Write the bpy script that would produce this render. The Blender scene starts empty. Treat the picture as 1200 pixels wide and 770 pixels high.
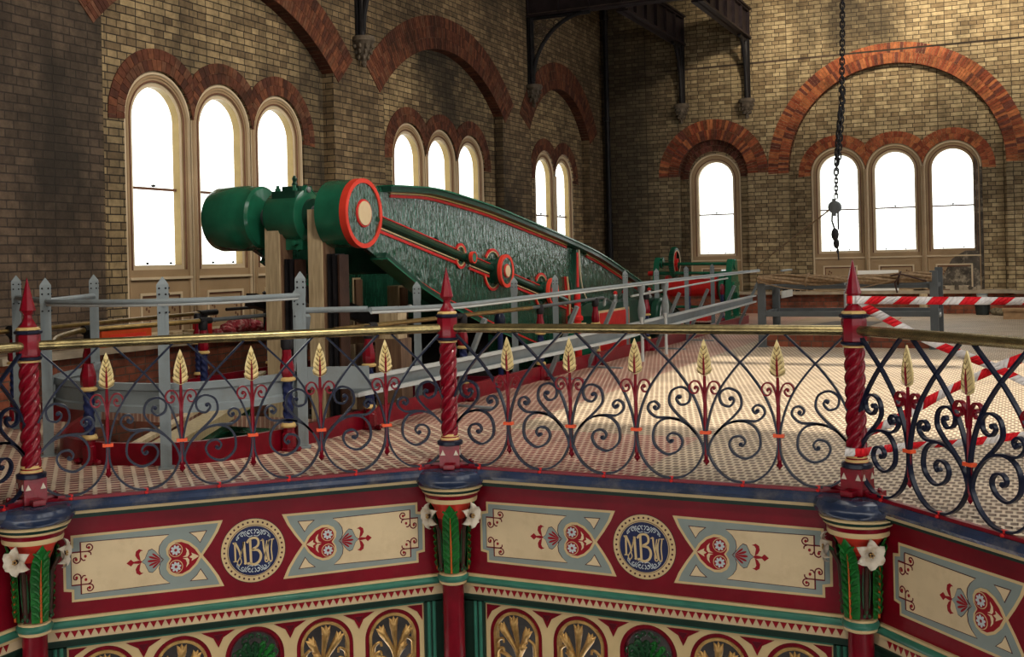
import bpy, bmesh, math, random
from math import pi, sin, cos, radians as R, sqrt, atan2
from mathutils import Vector, Matrix
from mathutils.geometry import tessellate_polygon
random.seed(7)
COL = bpy.context.scene.collection

# ------------------------------------------------------------------ materials
MATS = {}
def _new(name):
    m = bpy.data.materials.new(name); m.use_nodes = True
    MATS[name] = m
    nt = m.node_tree; b = nt.nodes['Principled BSDF']
    return m, nt, b
def paint(name, col, rough=.4, metal=0., var=.25, scale=9., bump=.15, coat=0., spec=.15, dirt=None, dirt_amt=.5, dscale=4.):
    m, nt, b = _new(name)
    N, L = nt.nodes.new, nt.links.new
    tc = N('ShaderNodeTexCoord')
    nz = N('ShaderNodeTexNoise'); nz.inputs['Scale'].default_value = scale; nz.inputs['Detail'].default_value = 5
    L(tc.outputs['Object'], nz.inputs['Vector'])
    cr = N('ShaderNodeValToRGB')
    c = Vector(col)
    cr.color_ramp.elements[0].position = .3; cr.color_ramp.elements[1].position = .72
    cr.color_ramp.elements[0].color = (*(c*(1-var)), 1); cr.color_ramp.elements[1].color = (*[min(1, x*(1+var*.6)) for x in c], 1)
    L(nz.outputs['Fac'], cr.inputs['Fac'])
    out = cr.outputs['Color']
    if dirt:
        n2 = N('ShaderNodeTexNoise'); n2.inputs['Scale'].default_value = dscale; n2.inputs['Detail'].default_value = 7; n2.inputs['Roughness'].default_value = .7
        L(tc.outputs['Object'], n2.inputs['Vector'])
        r2 = N('ShaderNodeMapRange'); r2.inputs[1].default_value = .5; r2.inputs[2].default_value = .68; r2.inputs[4].default_value = dirt_amt
        L(n2.outputs['Fac'], r2.inputs[0])
        mx = N('ShaderNodeMix'); mx.data_type = 'RGBA'; L(r2.outputs[0], mx.inputs[0]); L(out, mx.inputs[6]); mx.inputs[7].default_value = (*dirt, 1)
        out = mx.outputs[2]
    L(out, b.inputs['Base Color'])
    b.inputs['Roughness'].default_value = rough; b.inputs['Metallic'].default_value = metal
    b.inputs['Coat Weight'].default_value = coat*.3; b.inputs['Specular IOR Level'].default_value = spec if metal<.1 else .5
    if bump:
        n3 = N('ShaderNodeTexNoise'); n3.inputs['Scale'].default_value = scale*6; n3.inputs['Detail'].default_value = 3
        L(tc.outputs['Object'], n3.inputs['Vector'])
        bp = N('ShaderNodeBump'); bp.inputs['Strength'].default_value = bump; bp.inputs['Distance'].default_value = .01
        L(n3.outputs['Fac'], bp.inputs['Height']); L(bp.outputs[0], b.inputs['Normal'])
    return m
def brickmat(name, axis, c1, c2, mortar, soot=.6, sootcol=(.02,.016,.012), rowh=.088, bw=.25, var=.0, sc=.35, lo=.42, hi=.66, seed=0., grads=()):
    """coursed brickwork laid out in world metres; axis = the horizontal world axis of the wall"""
    m, nt, b = _new(name); N, L = nt.nodes.new, nt.links.new
    geo = N('ShaderNodeNewGeometry'); sp = N('ShaderNodeSeparateXYZ'); L(geo.outputs['Position'], sp.inputs[0])
    cb = N('ShaderNodeCombineXYZ')
    if axis == 'both':
        ad = N('ShaderNodeMath'); ad.operation = 'ADD'; L(sp.outputs['X'], ad.inputs[0]); L(sp.outputs['Y'], ad.inputs[1]); L(ad.outputs[0], cb.inputs[0])
    else: L(sp.outputs['Y' if axis == 'y' else 'X'], cb.inputs[0])
    L(sp.outputs['Z'], cb.inputs[1])
    # slight wobble of the courses
    nw = N('ShaderNodeTexNoise'); nw.inputs['Scale'].default_value = 3.; L(cb.outputs[0], nw.inputs['Vector'])
    wv = N('ShaderNodeVectorMath'); wv.operation = 'SCALE'; wv.inputs[3].default_value = .012; L(nw.outputs['Color'], wv.inputs[0])
    av = N('ShaderNodeVectorMath'); av.operation = 'ADD'; L(cb.outputs[0], av.inputs[0]); L(wv.outputs[0], av.inputs[1])
    bt = N('ShaderNodeTexBrick'); L(av.outputs[0], bt.inputs['Vector'])
    bt.inputs['Scale'].default_value = 1.; bt.inputs['Brick Width'].default_value = bw; bt.inputs['Row Height'].default_value = rowh
    bt.inputs['Mortar Size'].default_value = .0075; bt.inputs['Mortar Smooth'].default_value = .3; bt.inputs['Bias'].default_value = 0
    bt.squash = .62; bt.squash_frequency = 2; bt.offset = .5
    bt.inputs['Color1'].default_value = (*c1, 1); bt.inputs['Color2'].default_value = (*c2, 1); bt.inputs['Mortar'].default_value = (*mortar, 1)
    n1 = N('ShaderNodeTexNoise'); n1.inputs['Scale'].default_value = 7.; n1.inputs['Detail'].default_value = 6; n1.inputs['Roughness'].default_value = .7
    L(geo.outputs['Position'], n1.inputs['Vector'])
    m1 = N('ShaderNodeMapRange'); m1.inputs[1].default_value = .3; m1.inputs[2].default_value = .75; m1.inputs[3].default_value = .55; m1.inputs[4].default_value = 1.35
    L(n1.outputs['Fac'], m1.inputs[0])
    vm = N('ShaderNodeVectorMath'); vm.operation = 'SCALE'; L(bt.outputs['Color'], vm.inputs[0]); L(m1.outputs[0], vm.inputs[3])
    # soot stains
    n2 = N('ShaderNodeTexNoise'); n2.inputs['Scale'].default_value = sc; n2.inputs['Detail'].default_value = 8; n2.inputs['Roughness'].default_value = .62
    mp = N('ShaderNodeMapping'); mp.inputs['Location'].default_value = (seed, seed*1.7, 0); mp.inputs['Scale'].default_value = (1, 1, .55)
    L(geo.outputs['Position'], mp.inputs['Vector']); L(mp.outputs[0], n2.inputs['Vector'])
    m2 = N('ShaderNodeMapRange'); m2.inputs[1].default_value = lo; m2.inputs[2].default_value = hi; m2.inputs[3].default_value = 0; m2.inputs[4].default_value = soot
    L(n2.outputs['Fac'], m2.inputs[0])
    sf = m2.outputs[0]
    for ax, v0, v1, amt in grads:      # darker towards one end of an axis, broken up by the noise
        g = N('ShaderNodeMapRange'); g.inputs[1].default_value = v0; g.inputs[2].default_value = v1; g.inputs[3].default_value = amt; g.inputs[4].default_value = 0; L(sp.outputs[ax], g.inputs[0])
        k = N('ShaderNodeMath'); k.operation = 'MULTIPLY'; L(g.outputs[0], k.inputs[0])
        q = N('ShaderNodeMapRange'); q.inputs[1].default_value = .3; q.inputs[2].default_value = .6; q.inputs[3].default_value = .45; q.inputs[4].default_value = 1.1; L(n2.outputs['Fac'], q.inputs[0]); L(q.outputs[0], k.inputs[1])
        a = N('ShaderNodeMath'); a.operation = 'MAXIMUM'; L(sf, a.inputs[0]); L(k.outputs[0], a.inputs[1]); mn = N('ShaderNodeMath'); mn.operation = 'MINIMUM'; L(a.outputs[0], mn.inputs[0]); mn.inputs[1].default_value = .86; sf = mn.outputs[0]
    mx = N('ShaderNodeMix'); mx.data_type = 'RGBA'; L(sf, mx.inputs[0]); L(vm.outputs[0], mx.inputs[6]); mx.inputs[7].default_value = (*sootcol, 1)
    L(mx.outputs[2], b.inputs['Base Color']); b.inputs['Roughness'].default_value = .85; b.inputs['Specular IOR Level'].default_value = .25
    sb = N('ShaderNodeMath'); sb.operation = 'SUBTRACT'; L(n1.outputs['Fac'], sb.inputs[0]); L(bt.outputs['Fac'], sb.inputs[1])
    bp = N('ShaderNodeBump'); bp.inputs['Strength'].default_value = .8; bp.inputs['Distance'].default_value = .012
    L(sb.outputs[0], bp.inputs['Height']); L(bp.outputs[0], b.inputs['Normal'])
    return m
def gratemat(name, ang, slot, bar, px=.055, py=.10, a=.30, b=.32, stag=.5):
    """cast iron slotted floor plates: light bars round dark slots, optionally staggered"""
    m, nt, bs = _new(name); N, L = nt.nodes.new, nt.links.new
    def mt(op, x, y=None, z=None):
        n = N('ShaderNodeMath'); n.operation = op
        for i, v in enumerate((x, y, z)):
            if v is None: continue
            if isinstance(v, (int, float)): n.inputs[i].default_value = v
            else: L(v, n.inputs[i])
        return n.outputs[0]
    geo = N('ShaderNodeNewGeometry'); mp = N('ShaderNodeMapping'); mp.inputs['Rotation'].default_value = (0, 0, R(ang)); L(geo.outputs['Position'], mp.inputs['Vector'])
    sp = N('ShaderNodeSeparateXYZ'); L(mp.outputs[0], sp.inputs[0])
    Y = mt('DIVIDE', sp.outputs['Y'], py); row = mt('FLOOR', Y); fy = mt('SUBTRACT', Y, row)
    X = mt('MULTIPLY_ADD', row, stag, mt('DIVIDE', sp.outputs['X'], px)); fx = mt('FRACT', X)
    def tri(f, w):   # 1 inside the slot, soft edge
        d = mt('ABSOLUTE', mt('SUBTRACT', f, .5)); n = N('ShaderNodeMapRange'); n.inputs[1].default_value = .5-w/2-.05; n.inputs[2].default_value = .5-w/2+.05; n.inputs[3].default_value = 1; n.inputs[4].default_value = 0; L(d, n.inputs[0]); return n.outputs[0]
    msk = mt('MULTIPLY', tri(fx, a), tri(fy, b))
    mx = N('ShaderNodeMix'); mx.data_type = 'RGBA'; L(msk, mx.inputs[0]); mx.inputs[6].default_value = (*bar, 1); mx.inputs[7].default_value = (*slot, 1)
    n1 = N('ShaderNodeTexNoise'); n1.inputs['Scale'].default_value = 1.6; n1.inputs['Detail'].default_value = 8; n1.inputs['Roughness'].default_value = .65
    L(geo.outputs['Position'], n1.inputs['Vector'])
    m1 = N('ShaderNodeMapRange'); m1.inputs[1].default_value = .3; m1.inputs[2].default_value = .7; m1.inputs[3].default_value = .68; m1.inputs[4].default_value = 1.15
    L(n1.outputs['Fac'], m1.inputs[0])
    vm = N('ShaderNodeVectorMath'); vm.operation = 'SCALE'; L(mx.outputs[2], vm.inputs[0]); L(m1.outputs[0], vm.inputs[3])
    L(vm.outputs[0], bs.inputs['Base Color']); bs.inputs['Roughness'].default_value = .55
    bp = N('ShaderNodeBump'); bp.inputs['Strength'].default_value = .9; bp.inputs['Distance'].default_value = -.012; bp.invert = False
    L(msk, bp.inputs['Height']); L(bp.outputs[0], bs.inputs['Normal'])
    return m
def glassmat(name):
    m, nt, b = _new(name); N, L = nt.nodes.new, nt.links.new
    nt.nodes.remove(b); out = nt.nodes['Material Output']
    t = N('ShaderNodeBsdfTransparent'); t.inputs[0].default_value = (.96, .98, .97, 1)
    g = N('ShaderNodeBsdfGlossy'); g.inputs['Roughness'].default_value = .05
    mx = N('ShaderNodeMixShader'); mx.inputs[0].default_value = .06
    L(t.outputs[0], mx.inputs[1]); L(g.outputs[0], mx.inputs[2]); L(mx.outputs[0], out.inputs[0])
    return m
def woodmat(name, c1, c2, rough=.6):
    m, nt, b = _new(name); N, L = nt.nodes.new, nt.links.new
    tc = N('ShaderNodeTexCoord'); mp = N('ShaderNodeMapping'); mp.inputs['Scale'].default_value = (14, 14, 1.2); L(tc.outputs['Object'], mp.inputs['Vector'])
    nz = N('ShaderNodeTexNoise'); nz.inputs['Scale'].default_value = 2.2; nz.inputs['Detail'].default_value = 6; nz.inputs['Distortion'].default_value = .6
    L(mp.outputs[0], nz.inputs['Vector']); cr = N('ShaderNodeValToRGB'); cr.color_ramp.elements[0].position = .3; cr.color_ramp.elements[1].position = .7
    cr.color_ramp.elements[0].color = (*c1, 1); cr.color_ramp.elements[1].color = (*c2, 1); L(nz.outputs['Fac'], cr.inputs['Fac'])
    L(cr.outputs['Color'], b.inputs['Base Color']); b.inputs['Roughness'].default_value = rough
    bp = N('ShaderNodeBump'); bp.inputs['Strength'].default_value = .3; bp.inputs['Distance'].default_value = .01; L(nz.outputs['Fac'], bp.inputs['Height']); L(bp.outputs[0], b.inputs['Normal'])
    return m
M = MATS
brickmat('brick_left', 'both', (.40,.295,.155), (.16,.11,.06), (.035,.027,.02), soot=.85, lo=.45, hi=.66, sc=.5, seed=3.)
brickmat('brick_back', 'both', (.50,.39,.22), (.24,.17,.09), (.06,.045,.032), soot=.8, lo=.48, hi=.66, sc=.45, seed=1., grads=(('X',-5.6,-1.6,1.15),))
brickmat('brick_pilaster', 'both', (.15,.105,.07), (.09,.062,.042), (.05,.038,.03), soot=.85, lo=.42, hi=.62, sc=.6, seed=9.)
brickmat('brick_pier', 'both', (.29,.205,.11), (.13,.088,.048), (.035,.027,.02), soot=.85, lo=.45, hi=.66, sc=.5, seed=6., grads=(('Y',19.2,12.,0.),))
brickmat('brick_red', 'both', (.28,.085,.045), (.19,.055,.03), (.12,.08,.06), soot=.7, lo=.45, hi=.65, sc=.9, seed=5.)
for i, c in enumerate([(.17,.062,.032), (.12,.042,.024), (.23,.085,.042), (.08,.030,.020), (.15,.065,.038), (.44,.15,.06), (.34,.10,.045), (.24,.06,.03), (.15,.05,.035)]):  # the brighter reds put the light on the back arches into the colour
    paint('voussoir_%d' % i, c, rough=.8, var=.35, scale=14, bump=.4, dirt=(.02,.014,.01), dirt_amt=.75, dscale=1.1)
paint('mortar', (.09,.06,.045), rough=.9)
gratemat('grate_left', -45, (.20,.028,.024), (.66,.51,.37), px=.080, py=.078, a=.34, b=.42, stag=0.)
gratemat('grate_red', 0, (.24,.05,.038), (.60,.42,.31), px=.050, py=.085, a=.34, b=.34)
gratemat('grate_right', 0, (.17,.11,.065), (.66,.53,.38), px=.050, py=.085, a=.34, b=.34)
glassmat('window_glass')
paint('frame_tan', (.36,.25,.145), rough=.45, var=.12, scale=3, bump=.05)
paint('frame_cream', (.62,.50,.34), rough=.4, var=.1, scale=3, bump=.05)
paint('frame_ochre', (.30,.21,.08), rough=.4, var=.12, bump=.05)
paint('frame_brown', (.16,.075,.045), rough=.5, var=.15, bump=.05)
paint('frame_burnt', (.10,.085,.07), rough=.8, var=.5, scale=5, bump=.4, dirt=(.45,.38,.28), dirt_amt=.8, dscale=7)
paint('maroon', (.165,.003,.011), rough=.3, var=.25, scale=12, bump=.12, coat=.25)
paint('maroon_dark', (.09,.005,.012), rough=.35, var=.2, bump=.1)
paint('fascia_red', (.165,.002,.010), rough=.38, var=.22, scale=5, bump=.06, dirt=(.20,.03,.03), dirt_amt=.15, dscale=9)
paint('post_red', (.17,.003,.011), rough=.25, var=.2, scale=20, bump=.15, coat=.5, spec=.25)
paint('bright_red', (.62,.045,.025), rough=.35, var=.12, bump=.05)
paint('engine_red', (.50,.02,.018), rough=.35, var=.15, bump=.05)
paint('collar_red', (.70,.09,.03), rough=.4, var=.1, bump=.05)
paint('navy', (.006,.009,.024), rough=.3, var=.3, scale=12, bump=.12, coat=.2, spec=.16, dirt=(.05,.06,.08), dirt_amt=.3, dscale=14)
paint('navy_pad', (.022,.035,.075), spec=.4, rough=.22, var=.35, scale=6, bump=.12, coat=.3, dirt=(.16,.14,.12), dirt_amt=.45, dscale=5)
paint('navy_flat', (.014,.02,.07), rough=.4, var=.15, bump=.03)
paint('cream', (.60,.47,.29), rough=.45, var=.1, scale=4, bump=.04, dirt=(.40,.29,.17), dirt_amt=.35, dscale=6)
paint('cream_line', (.56,.42,.22), rough=.45, var=.08, bump=.03)
paint('grey_paint', (.22,.26,.245), rough=.45, var=.12, scale=5, bump=.04)
paint('pale_grey', (.45,.50,.52), rough=.45, var=.08, bump=.03)
paint('deco_red', (.24,.004,.010), rough=.4, var=.1, bump=.03)
paint('deco_line', (.12,.004,.010), rough=.4, var=.1, bump=0)
paint('deco_dark', (.06,.015,.02), rough=.5, var=.1, bump=0)
paint('moulding_green', (.035,.15,.105), rough=.28, var=.2, scale=7, bump=.06, coat=.4)
paint('groove_green', (.012,.032,.022), rough=.4, var=.2, bump=.05)
paint('leaf_green', (.012,.12,.02), rough=.28, var=.45, scale=16, bump=.3, coat=.4)
paint('leaf_dark', (.012,.055,.02), rough=.3, var=.4, scale=16, bump=.3, coat=.3)
paint('stem_brown', (.045,.022,.015), rough=.4, var=.3, bump=.2)
paint('stem_orange', (.50,.10,.02), rough=.4, var=.2, bump=.05)
paint('petal', (.55,.49,.40), rough=.4, var=.12, scale=20, bump=.1, dirt=(.35,.22,.10), dirt_amt=.5, dscale=14)
paint('gilt', (.50,.30,.10), rough=.32, metal=.55, var=.3, scale=18, bump=.25, dirt=(.20,.11,.03), dirt_amt=.6, dscale=12)
paint('leaf_gilt', (.66,.52,.24), rough=.38, metal=.2, var=.2, scale=18, bump=.2)
paint('gold_line', (.55,.38,.15), rough=.35, var=.15, bump=.05)
paint('brass', (.30,.24,.11), rough=.27, metal=.85, var=.35, scale=9, bump=.12, dirt=(.10,.07,.03), dirt_amt=.55, dscale=12)
paint('brass_old', (.30,.20,.07), rough=.33, metal=.8, var=.3, scale=9, bump=.1, dirt=(.07,.045,.02), dirt_amt=.6, dscale=10)
paint('black_iron', (.015,.014,.016), rough=.42, var=.4, scale=9, bump=.2)
paint('girder_iron', (.028,.02,.022), rough=.5, var=.4, scale=6, bump=.2)
paint('girder_trim', (.10,.075,.055), rough=.55, var=.4, bump=.2)
paint('rail_grey', (.19,.22,.23), rough=.42, var=.12, scale=5, bump=.05, dirt=(.14,.14,.13), dirt_amt=.4, dscale=6)
paint('rail_pale', (.42,.44,.43), rough=.45, var=.1, bump=.05)
paint('steel_dark', (.085,.095,.10), rough=.5, var=.2, scale=5, bump=.08)
paint('engine_green', (.012,.115,.062), rough=.22, var=.25, scale=5, bump=.1, spec=.5, coat=.5)
paint('engine_dark', (.010,.045,.028), rough=.3, var=.3, scale=6, bump=.15, coat=.3)
paint('steel_bright', (.35,.35,.34), rough=.3, metal=.7, var=.3, bump=.1)
woodmat('timber', (.30,.22,.12), (.56,.44,.27))
woodmat('timber_dark', (.10,.05,.03), (.19,.11,.06))
woodmat('timber_green', (.25,.19,.09), (.40,.32,.17))
paint('stone', (.13,.105,.08), rough=.85, var=.4, scale=10, bump=.5, dirt=(.04,.03,.025), dirt_amt=.6)
paint('stone_ledge', (.36,.30,.22), rough=.75, var=.3, scale=5, bump=.3)
paint('rope', (.28,.19,.11), rough=.8, var=.4, scale=30, bump=.6)
paint('tape_white', (.66,.62,.60), rough=.4, var=.12, scale=12, bump=.1)
paint('tape_red', (.62,.010,.018), rough=.4, var=.1, scale=12, bump=.1)
paint('white_board', (.78,.78,.76), rough=.6, var=.03, bump=0)
paint('cardboard', (.34,.21,.11), rough=.8, var=.2, bump=.1)
paint('bucket_black', (.03,.035,.035), rough=.5, var=.3, bump=.1)
paint('cloth_camo', (.17,.14,.09), rough=.9, var=.6, scale=22, bump=.5, dirt=(.03,.03,.02), dirt_amt=.8, dscale=14)
paint('cloth_red', (.30,.035,.05), rough=.9, var=.3, scale=30, bump=.5, dirt=(.55,.42,.38), dirt_amt=.85, dscale=18)
paint('boards', (.42,.31,.21), rough=.7, var=.15, scale=2, bump=.1)
paint('mat_grey', (.19,.165,.14), rough=.85, var=.15, bump=.2)
paint('ceiling_paint', (.30,.26,.21), rough=.8, var=.1)
paint('orange_crate', (.55,.07,.02), rough=.5, var=.15, bump=.05)
paint('well_dark', (.02,.017,.015), rough=.8, var=.4, bump=.3)
# rippled, hammered-looking gloss paint on the great beam
def beamplate():
    m, nt, b = _new('beam_plate'); N, L = nt.nodes.new, nt.links.new
    tc = N('ShaderNodeTexCoord'); mp = N('ShaderNodeMapping'); mp.inputs['Scale'].default_value = (1, 2.2, .8); L(tc.outputs['Object'], mp.inputs['Vector'])
    nz = N('ShaderNodeTexNoise'); nz.inputs['Scale'].default_value = 5; nz.inputs['Detail'].default_value = 5; nz.inputs['Roughness'].default_value = .65; L(mp.outputs[0], nz.inputs['Vector'])
    cr = N('ShaderNodeValToRGB'); cr.color_ramp.elements[0].position = .35; cr.color_ramp.elements[1].position = .7
    cr.color_ramp.elements[0].color = (.005,.035,.02,1); cr.color_ramp.elements[1].color = (.014,.075,.045,1); L(nz.outputs['Fac'], cr.inputs['Fac'])
    L(cr.outputs['Color'], b.inputs['Base Color']); b.inputs['Roughness'].default_value = .22; b.inputs['Coat Weight'].default_value = .55; b.inputs['Coat Roughness'].default_value = .12; b.inputs['Specular IOR Level'].default_value = .35
    n2 = N('ShaderNodeTexNoise'); n2.inputs['Scale'].default_value = 8; n2.inputs['Detail'].default_value = 2.5; n2.inputs['Roughness'].default_value = .5; L(mp.outputs[0], n2.inputs['Vector'])
    bp = N('ShaderNodeBump'); bp.inputs['Strength'].default_value = 1.; bp.inputs['Distance'].default_value = .017; L(n2.outputs['Fac'], bp.inputs['Height'])
    L(bp.outputs[0], b.inputs['Normal']); L(bp.outputs[0], b.inputs['Coat Normal'])
beamplate()

# ------------------------------------------------------------------ mesh builder
def cr_spline(pts, n=6):
    """Catmull-Rom through the points"""
    P = [Vector(p) for p in pts]; P = [P[0]*2-P[1]] + P + [P[-1]*2-P[-2]]
    out = []
    for i in range(1, len(P)-2):
        a, b, c, d = P[i-1], P[i], P[i+1], P[i+2]
        for k in range(n):
            t = k/n
            out.append(.5*((2*b)+(c-a)*t+(2*a-5*b+4*c-d)*t*t+(3*b-a-3*c+d)*t**3))
    out.append(P[-2]); return out
class MB:
    def __init__(s): s.v=[]; s.f=[]; s.m=[]; s.M=Matrix(); s.mats=[]
    def mi(s, name):
        if name not in s.mats: s.mats.append(name)
        return s.mats.index(name)
    def add(s, vs, fs, m):
        b = len(s.v); s.v += [s.M @ Vector(v) for v in vs]; k = s.mi(m)
        for f in fs: s.f.append([b+i for i in f]); s.m.append(k)
    def box(s, x0,x1,y0,y1,z0,z1,m):
        v=[(x,y,z) for x in (x0,x1) for y in (y0,y1) for z in (z0,z1)]
        s.add(v, [(0,1,3,2),(4,6,7,5),(0,4,5,1),(2,3,7,6),(0,2,6,4),(1,5,7,3)], m)
    def bar(s, a, b, w, h, m, up=(0,0,1)):
        a=Vector(a); b=Vector(b); d=(b-a).normalized(); sd=d.cross(Vector(up))
        if sd.length<1e-4: sd=d.cross(Vector((1,0,0)))
        sd.normalize(); u=sd.cross(d)
        v=[p+sd*w/2*i+u*h/2*j for p in (a,b) for i in (-1,1) for j in (-1,1)]
        s.add(v, [(0,2,3,1),(4,5,7,6),(0,1,5,4),(2,6,7,3),(0,4,6,2),(1,3,7,5)], m)
    def tube(s, pts, r, m, n=8, closed=False, sect=None):
        """sweep; r number/list; sect optional list of (a,b) offsets"""
        P=[Vector(p) for p in pts]; k=len(P)
        rr = r if isinstance(r,(list,tuple)) else [r]*k
        vs=[]; up=None
        for i,p in enumerate(P):
            if closed: t=P[(i+1)%k]-P[i-1]
            else: t=P[min(i+1,k-1)]-P[max(i-1,0)]
            t.normalize()
            if up is None:
                up=Vector((0,0,1)) if abs(t.z)<.9 else Vector((1,0,0))
            sd=t.cross(up); sd.normalize(); up=sd.cross(t); up.normalize()
            for j in range(n):
                if sect: a,b=sect[j]; vs.append(p+sd*a*rr[i]+up*b*rr[i])
                else: an=2*pi*j/n; vs.append(p+sd*cos(an)*rr[i]+up*sin(an)*rr[i])
        fs=[]
        for i in range(k if closed else k-1):
            i2=(i+1)%k
            for j in range(n):
                j2=(j+1)%n; fs.append((i*n+j,i*n+j2,i2*n+j2,i2*n+j))
        if not closed: fs+= [tuple(range(n-1,-1,-1)), tuple((k-1)*n+j for j in range(n))]
        s.add(vs,fs,m)
    def strip(s, pts, t, d, m, y=0., closed=False):
        """flat bar bent in the xz plane: pts (x,z); t in-plane thickness, d depth along y"""
        P=[Vector((p[0],p[1])) for p in pts]; k=len(P); vs=[]
        tt = t if isinstance(t,(list,tuple)) else [t]*k
        for i,p in enumerate(P):
            if closed: g=P[(i+1)%k]-P[i-1]
            else: g=P[min(i+1,k-1)]-P[max(i-1,0)]
            if g.length<1e-9: g=Vector((1,0))
            g.normalize(); n=Vector((-g.y,g.x))*tt[i]/2
            for q in ((p+n),(p-n)):
                vs.append((q.x,y-d/2,q.y)); vs.append((q.x,y+d/2,q.y))
        fs=[]
        for i in range(k if closed else k-1):
            a=i*4; b=((i+1)%k)*4
            fs+=[(a,b,b+1,a+1),(a+2,a+3,b+3,b+2),(a,a+2,b+2,b),(a+1,b+1,b+3,a+3)]
        if not closed: fs+=[(0,1,3,2),((k-1)*4,(k-1)*4+2,(k-1)*4+3,(k-1)*4+1)]
        s.add(vs,fs,m)
    def lathe(s, prof, m, n=24, c=(0,0,0), axis='z', ms=None, rot=0., lobes=0, lob=0., caps=True):
        """prof list of (r,h); ms optional material per segment"""
        c=Vector(c); rings=[]
        vs=[]
        for r,h in prof:
            for j in range(n):
                a=2*pi*j/n+rot; rr=r*(1+lob*cos(lobes*a)) if lobes else r
                x,y=rr*cos(a),rr*sin(a)
                if axis=='z': vs.append(c+Vector((x,y,h)))
                elif axis=='x': vs.append(c+Vector((h,x,y)))
                else: vs.append(c+Vector((y,h,x)))
        for i in range(len(prof)-1):
            fs=[(i*n+j,i*n+(j+1)%n,(i+1)*n+(j+1)%n,(i+1)*n+j) for j in range(n)]
            # separate verts per segment are not needed; add shared block once
            rings.append((fs, ms[i] if ms else m))
        b=len(s.v); s.v += [s.M@Vector(v) for v in vs]
        for fs,mm in rings:
            k=s.mi(mm)
            for f in fs: s.f.append([b+q for q in f]); s.m.append(k)
        k0=s.mi(ms[0] if ms else m); k1=s.mi(ms[-1] if ms else m)
        if not caps: return
        if prof[0][0]>1e-6: s.f.append([b+j for j in range(n-1,-1,-1)]); s.m.append(k0)
        if prof[-1][0]>1e-6: s.f.append([b+(len(prof)-1)*n+j for j in range(n)]); s.m.append(k1)
    def prism(s, out, y0, y1, m, plane='xz'):
        """closed outline (a,b) extruded from y0 to y1 (front face at y0)"""
        k=len(out)
        def mk(a,b,h): return (a,h,b) if plane=='xz' else ((h,a,b) if plane=='yz' else (a,b,h))
        vs=[mk(a,b,y0) for a,b in out]+[mk(a,b,y1) for a,b in out]
        tr=tessellate_polygon([[Vector((a,b,0)) for a,b in out]])
        fs=[tuple(t) for t in tr]+[tuple(k+i for i in reversed(t)) for t in tr]
        if abs(y1-y0)>1e-7: fs+=[(i,(i+1)%k,k+(i+1)%k,k+i) for i in range(k)]
        s.add(vs,fs,m)
    def holed(s, outer, holes, h0, h1, m, plane, mside=None):
        """plate with holes; visible face at h0, reveals run to h1"""
        loops=[outer]+holes
        def mk(a,b,h): return (a,h,b) if plane=='xz' else ((h,a,b) if plane=='yz' else (a,b,h))
        allp=[p for l in loops for p in l]
        tr=tessellate_polygon([[Vector((a,b,0)) for a,b in l] for l in loops])
        s.add([mk(a,b,h0) for a,b in allp],[tuple(t) for t in tr],m)
        for l in holes:
            k=len(l)
            s.add([mk(a,b,h0) for a,b in l]+[mk(a,b,h1) for a,b in l],[(i,(i+1)%k,k+(i+1)%k,k+i) for i in range(k)],mside or m)
    def ell(s, c, r, m, n=10, k=6, rot=None):
        c=Vector(c); vs=[]; fs=[]
        for i in range(k+1):
            th=pi*i/k
            for j in range(n):
                ph=2*pi*j/n; v=Vector((r[0]*sin(th)*cos(ph),r[1]*sin(th)*sin(ph),r[2]*cos(th)))
                if rot: v=rot@v
                vs.append(c+v)
        for i in range(k):
            for j in range(n): fs.append((i*n+j,(i+1)*n+j,(i+1)*n+(j+1)%n,i*n+(j+1)%n))
        s.add(vs,fs,m)
    def mesh(s, name, ang=35):
        me=bpy.data.meshes.new(name); me.from_pydata([tuple(v) for v in s.v],[],s.f)
        for n in s.mats: me.materials.append(MATS[n])
        me.polygons.foreach_set('material_index', s.m)
        bm=bmesh.new(); bm.from_mesh(me); bmesh.ops.recalc_face_normals(bm, faces=bm.faces); bm.to_mesh(me); bm.free()
        me.update()
        try:
            me.shade_smooth(); me.set_sharp_from_angle(angle=R(ang))
        except Exception: pass
        return me
def link(me, name, parent=None, loc=(0,0,0), rz=0., label=None, cat=None, group=None, kind=None):
    o=bpy.data.objects.new(name, me); COL.objects.link(o); o.location=loc; o.rotation_euler=(0,0,rz)
    if parent: o.parent=parent
    if label: o['label']=label
    if cat: o['category']=cat
    if group: o['group']=group
    if kind: o['kind']=kind
    return o
def put(mb, name, parent=None, **k):
    return link(mb.mesh(name), name, parent, **k)
def empty(name, loc, rz=0., label=None, cat=None, group=None, kind=None):
    o=link(None, name, None, loc, rz, label, cat, group, kind); o.empty_display_size=.1; return o
def arc(cx, cz, r, a0, a1, n):
    return [(cx+r*cos(R(a0+(a1-a0)*i/n)), cz+r*sin(R(a0+(a1-a0)*i/n))) for i in range(n+1)]
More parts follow.
